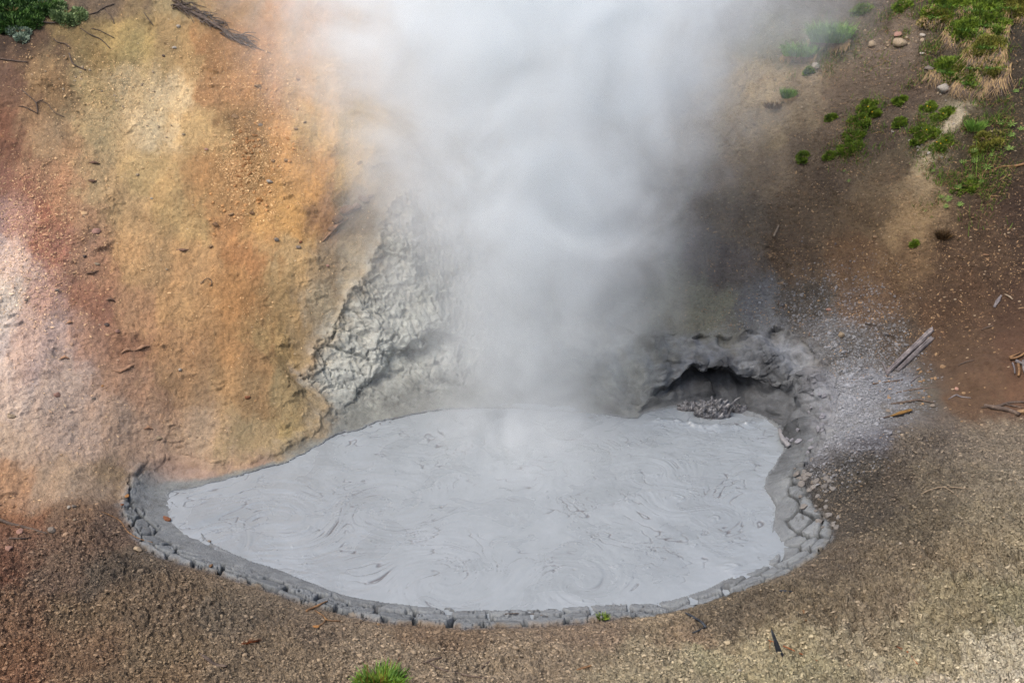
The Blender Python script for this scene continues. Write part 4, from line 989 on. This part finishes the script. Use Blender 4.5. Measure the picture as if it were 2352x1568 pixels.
def pl_hang(wpx, L, n_, w=.9):
    def fn(V, F, s, n, rg, p):
        dn = (Vector((0, 0, -1))+n*n.z); dn.normalize()
        t = n.cross(dn).normalized()
        for _ in range(n_):
            b0 = t*rg.uniform(-.5, .5)*wpx*s+n*s*rg.uniform(1, 5)+dn*rg.uniform(-.3, .3)*L*s; ln = L*s*rg.uniform(.4, 1.1); sd_ = t*w*s*rg.uniform(.5, 1.2); k = t*rg.uniform(-.25, .25)
            p1 = b0+(dn+k)*ln*.5+n*s*rg.uniform(1, 5); p2 = b0+(dn+k*1.6)*ln+n*s*1; b = len(V)
            V += [b0-sd_, b0+sd_, p1+sd_, p1-sd_, p2]; F += [(b, b+1, b+2, b+3), (b+3, b+2, b+4)]
    return fn
def pl_star(wpx, k=7):
    def fn(V, F, s, n, rg, p):
        for q in range(rg.choice((1, 2, 2, 3))):
            c = n*s*4+Vector((rg.uniform(-.5,.5), rg.uniform(-.3,.3), 0))*wpx*s*(.5 if q else 0)
            for i in range(k):
                a = 6.283*i/k+rg.uniform(-.2, .2); t = n.cross(Vector((0, 1, .1))).normalized(); t2 = n.cross(t); d = (t*math.cos(a)+t2*math.sin(a)+n*.45).normalized()
                sd_ = d.cross(n).normalized()*wpx*s*.045; L_ = wpx*s*.5*rg.uniform(.8, 1.15); b = len(V)
                V += [c, c+d*L_*.55+sd_, c+d*L_-n*L_*.1, c+d*L_*.55-sd_]; F.append((b, b+1, b+2, b+3))
    return fn
def pl_flowers(wpx, k):
    def fn(V, F, s, n, rg, p):
        for i in range(k):
            c = n*s*(wpx*.28)+Vector((rg.uniform(-.4,.4), rg.uniform(-.3,.1), rg.uniform(-.1,.1)))*wpx*s
            for j in range(6):
                a = 6.283*j/6; d = Vector((math.cos(a), -.5, math.sin(a)))*s*1.5; b = len(V); sd_ = Vector((-math.sin(a), 0, math.cos(a)))*s*.8
                V += [c, c+d*.6+sd_, c+d, c+d*.6-sd_]; F.append((b, b+1, b+2, b+3))
    return fn
def plants():
    S = lambda w, k=7: ('stems', G_DRY, pl_stems(w, .35, k))
    # top left
    plant('evergreen_shrub', 30, 34, 'dark green juniper-like shrub filling the top left corner', 'shrub', [('foliage', G_JUN, pl_mound(128, 3.6, 7, 2.2, .6, 16)), S(80)])
    plant('evergreen_shrub', 6, 66, 'small dark green shrub at the left edge under the corner shrub', 'shrub', [('foliage', G_JUN, pl_mound(34, 2.2, 6, 1.9, .7, 5)), S(26)])
    plant('evergreen_shrub', 96, 12, 'mid green shrub between the corner shrub and the grey-green one', 'shrub', [('foliage', G_JUN, pl_mound(76, 2.6, 6, 1.9, .6, 10)), S(44)])
    plant('sage_bush', 152, 34, 'rounded grey-green bush, furthest right of the top left shrubs', 'shrub', [('foliage', leafmat('grey_green_leaf', (84, 104, 66), (142, 158, 108)), pl_mound(76, 2.6, 6, 1.6, .55, 12)), S(52)])
    plant('sage_bush', 48, 78, 'silvery sage bush hanging below the top left shrubs', 'shrub', [('foliage', G_SAGE, pl_mound(50, 2.6, 6, 1.5, .6, 6)), S(40)])
    plant('sage_bush', 118, 8, 'silvery sage bush at the top edge behind the shrubs', 'shrub', [('foliage', G_SAGE, pl_mound(46, 2.2, 6, 1.5, .6, 5)), S(36)])
    # grasses of the right slope, half in steam
    plant('grass_clump', 1906, 96, 'bright green grass clump hanging over the bank beside the steam', 'grass', [('blades', G_GRASS, pl_grass(86, 62, 900, 1.0, .35, .45)), ('dry_blades', G_DRY, pl_hang(100, 32, 260))])
    plant('grass_clump', 1838, 128, 'dull green grass clump fading into the steam', 'grass', [('blades', G_GRASS, pl_grass(76, 44, 520, 1.0, .35, .45)), ('dry_blades', G_DRY, pl_hang(80, 26, 160))])
    plant('grass_clump', 1810, 226, 'green tuft alone on the pale soil beside the steam', 'grass', [('blades', G_GRASS, pl_grass(26, 30, 300, 1.0, .4, .3)), ('dry_blades', G_DRY, pl_hang(34, 20, 90))])
    plant('grass_clump', 1775, 248, 'faded grey-green tuft left of the lone green tuft', 'grass', [('blades', G_DRY, pl_grass(34, 22, 220, .9, .5, .3))])
    plant('grass_clump', 2240, 300, 'fresh green grass tuft among the star-leaved plants', 'grass', [('blades', G_GRASS, pl_grass(32, 34, 330, .9, .5, .25))])
    plant('grass_clump', 2166, 548, 'dark dry grass tuft alone on the brown slope', 'grass', [('blades', leafmat('dark_grass', (44, 34, 22), (86, 66, 40)), pl_grass(24, 30, 200, .8, .6, .3))])
    # the overgrown bank top right, lump by lump
    for (u, v, w, mt, h, lab) in [(2182,18,64,G_BRIGHT,20,'mossy green cushion at the top edge, left end of the grassy bank'),
        (2248,26,84,G_BRIGHT,34,'bright mossy cushion in the middle of the grassy bank at the top'),
        (2318,22,72,G_OLIVE,30,'olive cushion in the top right corner'), (2226,72,66,G_BRIGHT,40,'green cushion with long dry roots hanging below it'),
        (2276,62,56,G_BRIGHT,34,'bright green cushion in the upper middle of the right bank'), (2268,112,54,G_OLIVE,50,'olive cushion halfway down the hanging green strip'),
        (2180,168,58,G_BRIGHT,30,'bright cushion left of the hanging green strip'), (2236,160,50,G_OLIVE,50,'dry-fringed cushion in the hanging green strip'),
        (2284,160,44,G_OLIVE,52,'olive cushion with tan dry grass at the right of the strip'), (2230,196,46,G_BRIGHT,30,'yellow-green cushion at the foot of the hanging strip'),
        (2150,44,44,G_OLIVE,20,'small olive cushion left of the hanging dry roots')]:
        plant('bank_cushion', u, v, lab, 'plant', [('leaves', mt, pl_mound(w*1.5, 2.8, 7, 1.5, .40, 12)), ('grass', G_GRASS, pl_grass(w*.8, 18, 160, .8, .8, .5)), ('dry_strands', G_DRY, pl_hang(w*1.5, h*1.5, 320, .8)), ('roots', WOODD, pl_hang(w*1.3, h*1.7, 130, .9))])
    C_ = [(1991,247,34,'upper cushion of the green strip in the middle of the right slope',1),(2006,262,24,'right cushion of the green strip in the middle of the right slope',1),(1976,280,42,'largest cushion of the green strip in the middle of the right slope',1),
     (1961,316,36,'lower cushion of the green strip in the middle of the right slope',0),(1951,344,42,'lowest cushion of the green strip in the middle of the right slope',0),(1907,358,20,'small cushion low left of the green strip',0),
     (2065,283,22,'small cushion alone between two green strips',0),(2068,232,20,'small cushion above the dark patch on the slope',0),(2119,304,38,'cushion with yellow flowers left of the gravel streak',1),(2143,309,24,'cushion touching the gravel streak from the left',0),
     (2159,333,44,'low cushion with yellow flowers crossing the gravel streak',3),(2109,325,22,'small cushion below the flowering ones',0),(2163,266,36,'dark green cushion up along the gravel streak',1),(1909,272,16,'small faint cushion on the brown slope beside the steam',0),
     (1847,363,24,'faint cushion at the lower edge of the steam',0),(1857,166,14,'tiny green cushion below the grass clump',0),(2132,249,26,'cushion dotted with yellow flowers below the white rocks',2),(1984,24,38,'green cushion at the top edge right of the steam',0),
     (2072,16,34,'dull green cushion at the top edge between grass clump and bank',0),(2267,326,52,'broad olive cushion among the star-leaved plants',0),(2250,346,30,'small green cushion under the broad olive one',0),(2222,432,50,'leafy green cushion lowest on the right slope',0),
     (2100,560,12,'tiny dark cushion on the brown slope',0)]
    for (u, v, w, lab, fl) in C_:
        pr = [('leaves', G_OLIVE if 'olive' in lab else G_BRIGHT, pl_mound(w*1.25, 1.0, 7, 1.5, .38, 7)), S(w*.9, 7)]
        if fl: pr.append(('flowers', G_FL, pl_flowers(w, fl)))
        plant('cushion_plant', u, v, lab, 'plant', pr)
    for i, (u, v, w) in enumerate([(2297,286,24),(2324,289,26),(2324,314,22),(2317,344,22),(2240,349,20),(2210,375,18),(2240,373,20),(2277,359,14),(2267,388,26),(2203,433,20),(2180,460,24),(2173,477,18),(2203,472,18),
                    (2126,486,12),(2163,455,14),(2143,395,12),(1951,418,12),(2295,205,14),(2304,79,16),(2334,213,16),(2344,299,18),(2223,79,14),(1940,395,10),(2255,420,16),(2232,410,20)]):
        plant('star_plant', u, v, 'small star-leaved green plant on the dark right slope', 'plant', [('leaves', G_STAR, pl_star(w))], 'star-leaved plants of the right slope')
    # foreground
    plant('grass_tuft', 874, 1572, 'fresh green tuft with reddish stems cut by the bottom edge', 'grass', [('blades', G_FG, pl_grass(108, 44, 620, 1.1, .9, .35)), ('broad_leaves', G_BRIGHT, pl_mound(104, 1.6, 12, 3, .35, 9)), ('red_stems', RED, pl_grass(80, 74, 26, .5, .4, .05))])
    plant('grass_tuft', 1385, 1418, 'tiny yellow-green tuft growing on the front mud plates', 'grass', [('blades', G_BRIGHT, pl_grass(20, 16, 120, .9, 1.1, .25))])
plants()

def ground_cover():
    rg = np.random.default_rng(31)
    cs = [(2225,110,1.6),(2230,30,1.6),(1985,290,.7),(2140,290,.7),(2265,320,1.0),(2210,430,.8),(1880,120,.8),(2000,20,.9),(2300,240,1.1),(1950,340,.5),(2080,250,.6)]
    w = np.zeros(len(P), np.float32)
    for (u, v, r) in cs:
        c = np.array(hit(u, v)[0][:]); w += np.exp(-((P-c)**2).sum(1)/(r*r*.55))
    w *= outer*sst(-.1, .35, fbm(x, y, z, 4, 1.7)+.05)*(np.abs(np.arctan2(x, y)) < .66); w /= w.sum()
    n = 15000; idx = rg.choice(len(P), n, p=w); b = P[idx]; L = rg.lognormal(0, .45, n)*.085
    green = rg.random(n) < .55; a = rg.uniform(0, 6.28, n)
    d = np.stack([np.cos(a)*.6, np.sin(a)*.6-.25, np.where(green, .9, -.2)+rg.normal(size=n)*.3], 1)+Nn[idx]*.45; d /= np.linalg.norm(d, axis=1)[:, None]
    sd_ = np.cross(d, rg.normal(size=(n, 3))); sd_ /= np.linalg.norm(sd_, axis=1)[:, None]; sd_ *= rg.uniform(.003, .008, n)[:, None]
    tip = b+d*L[:, None]; V_ = np.stack([b-sd_, b+sd_, tip+sd_*.4, tip-sd_*.4], 1).reshape(-1, 3); F_ = np.arange(n*4).reshape(-1, 4)
    cg = np.array(lin(84, 108, 40)); cb = np.array(lin(118, 96, 66)); c = np.where(green[:, None], cg, cb)*rg.uniform(.55, 1.35, (n, 1))
    o = mesh_from('ground_cover', V_, F_, GRAVEL, False, {'soil': np.repeat(np.c_[c, np.ones(n)], 4, 0)})
    tag(o, 'thin straggly grass and dead stalks between the plants of the right slope', 'ground cover', kind='stuff')
ground_cover()

# ------------------------------------------------------------------ boiling mud in the cave mouth
def splash():
    p = Vector(PZ(1640, 958, 0.0)); s = mpp(p); rg = random.Random(12)
    WM, nt, b = nm('dark_wet_mud'); tc = nt.nodes.new('ShaderNodeTexCoord').outputs['Object']
    nt.links.new(ramp(nt, noise(nt, tc, 9, 4, .6), [(.35, lin(58, 56, 56)), (.65, lin(98, 99, 102))]), b.inputs['Base Color']); b.inputs['Roughness'].default_value = .32
    bm = bmesh.new(); bmesh.ops.create_icosphere(bm, subdivisions=6, radius=1.0); co = np.array([v.co[:] for v in bm.verts]); 
    az__ = np.arctan2(co[:,1], co[:,0]); up = np.clip(co[:, 2], 0, 1)
    sp1 = np.clip(1-np.abs(fbm(co[:,0], co[:,1], co[:,2]*.8, 3, 2.4))*3.5, 0, 1)**1.6; sp2 = np.clip(fbm(co[:,0]+7, co[:,1], co[:,2]*.3, 4, 5.5), 0, 1)
    r = .62+.20*sp1*up**.6+.75*sp2*up**.5+.12*fbm(co[:,0], co[:,1], co[:,2], 3, 2.0)
    co = co*r[:, None]*np.array([.46, .24, .40]); 
    for v, c in zip(bm.verts, co): v.co = c
    me = bpy.data.meshes.new('mud_burst'); bm.to_mesh(me); bm.free(); me.polygons.foreach_set('use_smooth', [True]*len(me.polygons))
    o = link('mud_burst', me, WM, loc=p+Vector((0, .12, -.04))); tag(o, 'dark spiky burst of boiling mud leaping in the cave mouth', 'mud splash')
    V, F = [], []
    for j in range(18):
        a = rg.uniform(-.8, .8); d = Vector((math.sin(a)*.7, rg.uniform(-.5, .3), math.cos(a)+.3)).normalized(); L_ = rg.uniform(.1, .34)
        b0 = Vector((rg.gauss(0, .22), rg.uniform(-.15, .08), rg.uniform(.02, .2))); k = Vector((rg.uniform(-.1,.1), rg.uniform(-.05,.05), 0))
        tube(V, F, [b0, b0+d*L_*.5+k*.5, b0+d*L_+k-Vector((0,0,.05))], [rg.uniform(.018, .04), rg.uniform(.010, .02), .006], 5, .3, 1, j)
    link('mud_strings', pymesh('mud_strings', V, F), WM, parent=o)
    for j, (u, v, w, h) in enumerate([(1580,945,.28,.24),(1700,948,.25,.2)]):
        q = Vector(PZ(u, v, 0)); bm = bmesh.new(); bmesh.ops.create_icosphere(bm, subdivisions=5, radius=1.0); c = np.array([t.co[:] for t in bm.verts]); 
        rr = .6+.9*np.clip(fbm(c[:,0]+j*5, c[:,1], c[:,2], 4, 3), 0, 1)*np.clip(c[:,2]+.2, 0, 1); c = c*rr[:, None]*np.array([w, .14, h])
        for t, cc in zip(bm.verts, c): t.co = cc
        me = bpy.data.meshes.new('mud_burst'); bm.to_mesh(me); bm.free(); me.polygons.foreach_set('use_smooth', [True]*len(me.polygons))
        tag(link('mud_burst', me, WM, loc=q+Vector((0, .1, -.03))), 'small lump of boiling mud %s the spiky burst' % ('left of' if j == 0 else 'right of'), 'mud splash')
splash()

# ------------------------------------------------------------------ steam
def steam():
    rings = []; n = 32; zs = np.r_[-.1, .15, .4, .8, 1.3, np.linspace(2, 9.5, 12)]
    def axis(z): return .15+.03*z, 16.1+.26*z
    def rad(z): return 2.1+.26*max(z, 0)+.026*max(z, 0)**2
    V = []; 
    for z in zs:
        cx, cy = axis(z); R = rad(z)
        for k in range(n):
            a = 2*math.pi*k/n; f = math.exp(-max(z, 0)/.8); V.append((cx+1.4*R*math.cos(a), cy-.9*f+(.72+.6*f)*R*math.sin(a), z))
    F = [(i*n+k, i*n+(k+1) % n, (i+1)*n+(k+1) % n, (i+1)*n+k) for i in range(len(zs)-1) for k in range(n)]
    me = bpy.data.meshes.new('steam'); me.from_pydata(V, [], F+[tuple(range(n))[::-1], tuple(range((len(zs)-1)*n, len(zs)*n))]); me.update()
    m = bpy.data.materials.new('steam'); m.use_nodes = True; nt = m.node_tree; nt.nodes.clear(); L = nt.links
    out = nt.nodes.new('ShaderNodeOutputMaterial'); pv = nt.nodes.new('ShaderNodeVolumePrincipled'); L.new(pv.outputs[0], out.inputs['Volume'])
    pv.inputs['Color'].default_value = (.955, .982, .995, 1); pv.inputs['Anisotropy'].default_value = 0.3
    tc = nt.nodes.new('ShaderNodeTexCoord').outputs['Object']
    s = nt.nodes.new('ShaderNodeSeparateXYZ'); L.new(tc, s.inputs[0]); X_, Y_, Z_ = s.outputs
    zz = mth(nt, 'MAXIMUM', Z_, 0.0)
    wob = noise(nt, tc, .28, 2, .5)
    cx = mth(nt, 'ADD', mth(nt, 'MULTIPLY_ADD', zz, .03, .15), mth(nt, 'MULTIPLY', mth(nt, 'SUBTRACT', wob, .5), 1.6))
    fz = mth(nt, 'POWER', 2.718, mth(nt, 'MULTIPLY', zz, -1.25))
    cy = mth(nt, 'SUBTRACT', mth(nt, 'MULTIPLY_ADD', zz, .26, 16.1), mth(nt, 'MULTIPLY', fz, .9))
    R = mth(nt, 'ADD', mth(nt, 'MULTIPLY_ADD', zz, .26, 2.1), mth(nt, 'MULTIPLY', mth(nt, 'MULTIPLY', zz, zz), .026))
    dx = mth(nt, 'DIVIDE', mth(nt, 'SUBTRACT', X_, cx), mth(nt, 'MULTIPLY', R, 1.3)); dy = mth(nt, 'DIVIDE', mth(nt, 'SUBTRACT', Y_, cy), mth(nt, 'MULTIPLY', R, mth(nt, 'MULTIPLY_ADD', fz, .6, .68)))
    rr = mth(nt, 'SQRT', mth(nt, 'ADD', mth(nt, 'MULTIPLY', dx, dx), mth(nt, 'MULTIPLY', dy, dy)))
    env = nt.nodes.new('ShaderNodeMapRange'); env.interpolation_type = 'SMOOTHSTEP'
    L.new(rr, env.inputs[0]); env.inputs[1].default_value = 1.0; env.inputs[2].default_value = .15; env.inputs[3].default_value = 0; env.inputs[4].default_value = 1
    mp = N(nt, 'ShaderNodeMapping'); mp.inputs['Scale'].default_value = (1, 1, .85); L.new(tc, mp.inputs[0])
    nz = noise(nt, mp.outputs[0], .55, 8, .66, 1.7)
    d = mth(nt, 'ADD', env.outputs[0], mth(nt, 'MULTIPLY', mth(nt, 'SUBTRACT', nz, .46), 5.2))
    d = mth(nt, 'MULTIPLY', mth(nt, 'MULTIPLY', mth(nt, 'MAXIMUM', mth(nt, 'SUBTRACT', d, .05), 0.0), env.outputs[0]), 1.0)
    hz = nt.nodes.new('ShaderNodeMapRange'); L.new(Z_, hz.inputs[0]); hz.inputs[1].default_value = 0; hz.inputs[2].default_value = 4.5; hz.inputs[3].default_value = .55; hz.inputs[4].default_value = 1.1
    L.new(mth(nt, 'MULTIPLY', mth(nt, 'MULTIPLY', d, hz.outputs[0]), 1.1), pv.inputs['Density'])
    me.materials.append(m); o = bpy.data.objects.new('steam', me); C.objects.link(o)
    tag(o, 'thick white steam billowing up from the back of the mud pool', 'steam', kind='stuff')
steam()

def wisp():
    c = Vector(PZ(1760, 850, .35)); bm = bmesh.new(); bmesh.ops.create_icosphere(bm, subdivisions=3, radius=1.0)
    R3 = (1.5, .8, .85)
    for v in bm.verts: v.co = Vector((v.co.x*R3[0], v.co.y*R3[1], v.co.z*R3[2]))
    me = bpy.data.meshes.new('steam_wisp'); bm.to_mesh(me); bm.free()
    m = bpy.data.materials.new('thin_steam'); m.use_nodes = True; nt = m.node_tree; nt.nodes.clear(); L = nt.links
    out = nt.nodes.new('ShaderNodeOutputMaterial'); pv = nt.nodes.new('ShaderNodeVolumePrincipled'); L.new(pv.outputs[0], out.inputs['Volume'])
    pv.inputs['Color'].default_value = (.955, .982, .995, 1); pv.inputs['Anisotropy'].default_value = .3
    tc = nt.nodes.new('ShaderNodeTexCoord').outputs['Object']
    mp = N(nt, 'ShaderNodeMapping'); mp.inputs['Scale'].default_value = tuple(1/r for r in R3); L.new(tc, mp.inputs[0])
    ln = nt.nodes.new('ShaderNodeVectorMath'); ln.operation = 'LENGTH'; L.new(mp.outputs[0], ln.inputs[0])
    env = nt.nodes.new('ShaderNodeMapRange'); env.interpolation_type = 'SMOOTHSTEP'; L.new(ln.outputs['Value'], env.inputs[0]); env.inputs[1].default_value = 1.0; env.inputs[2].default_value = .1; env.inputs[3].default_value = 0; env.inputs[4].default_value = 1
    d = mth(nt, 'MAXIMUM', mth(nt, 'SUBTRACT', noise(nt, tc, 1.5, 5, .6, 1.2), .42), 0.0)
    L.new(mth(nt, 'MULTIPLY', mth(nt, 'MULTIPLY', d, env.outputs[0]), 5.5), pv.inputs['Density'])
    me.materials.append(m); o = bpy.data.objects.new('steam_wisp', me); C.objects.link(o); o.location = c
    tag(o, 'thin veil of steam drifting in the alcove right of the cave mouth', 'steam', kind='stuff')
wisp()
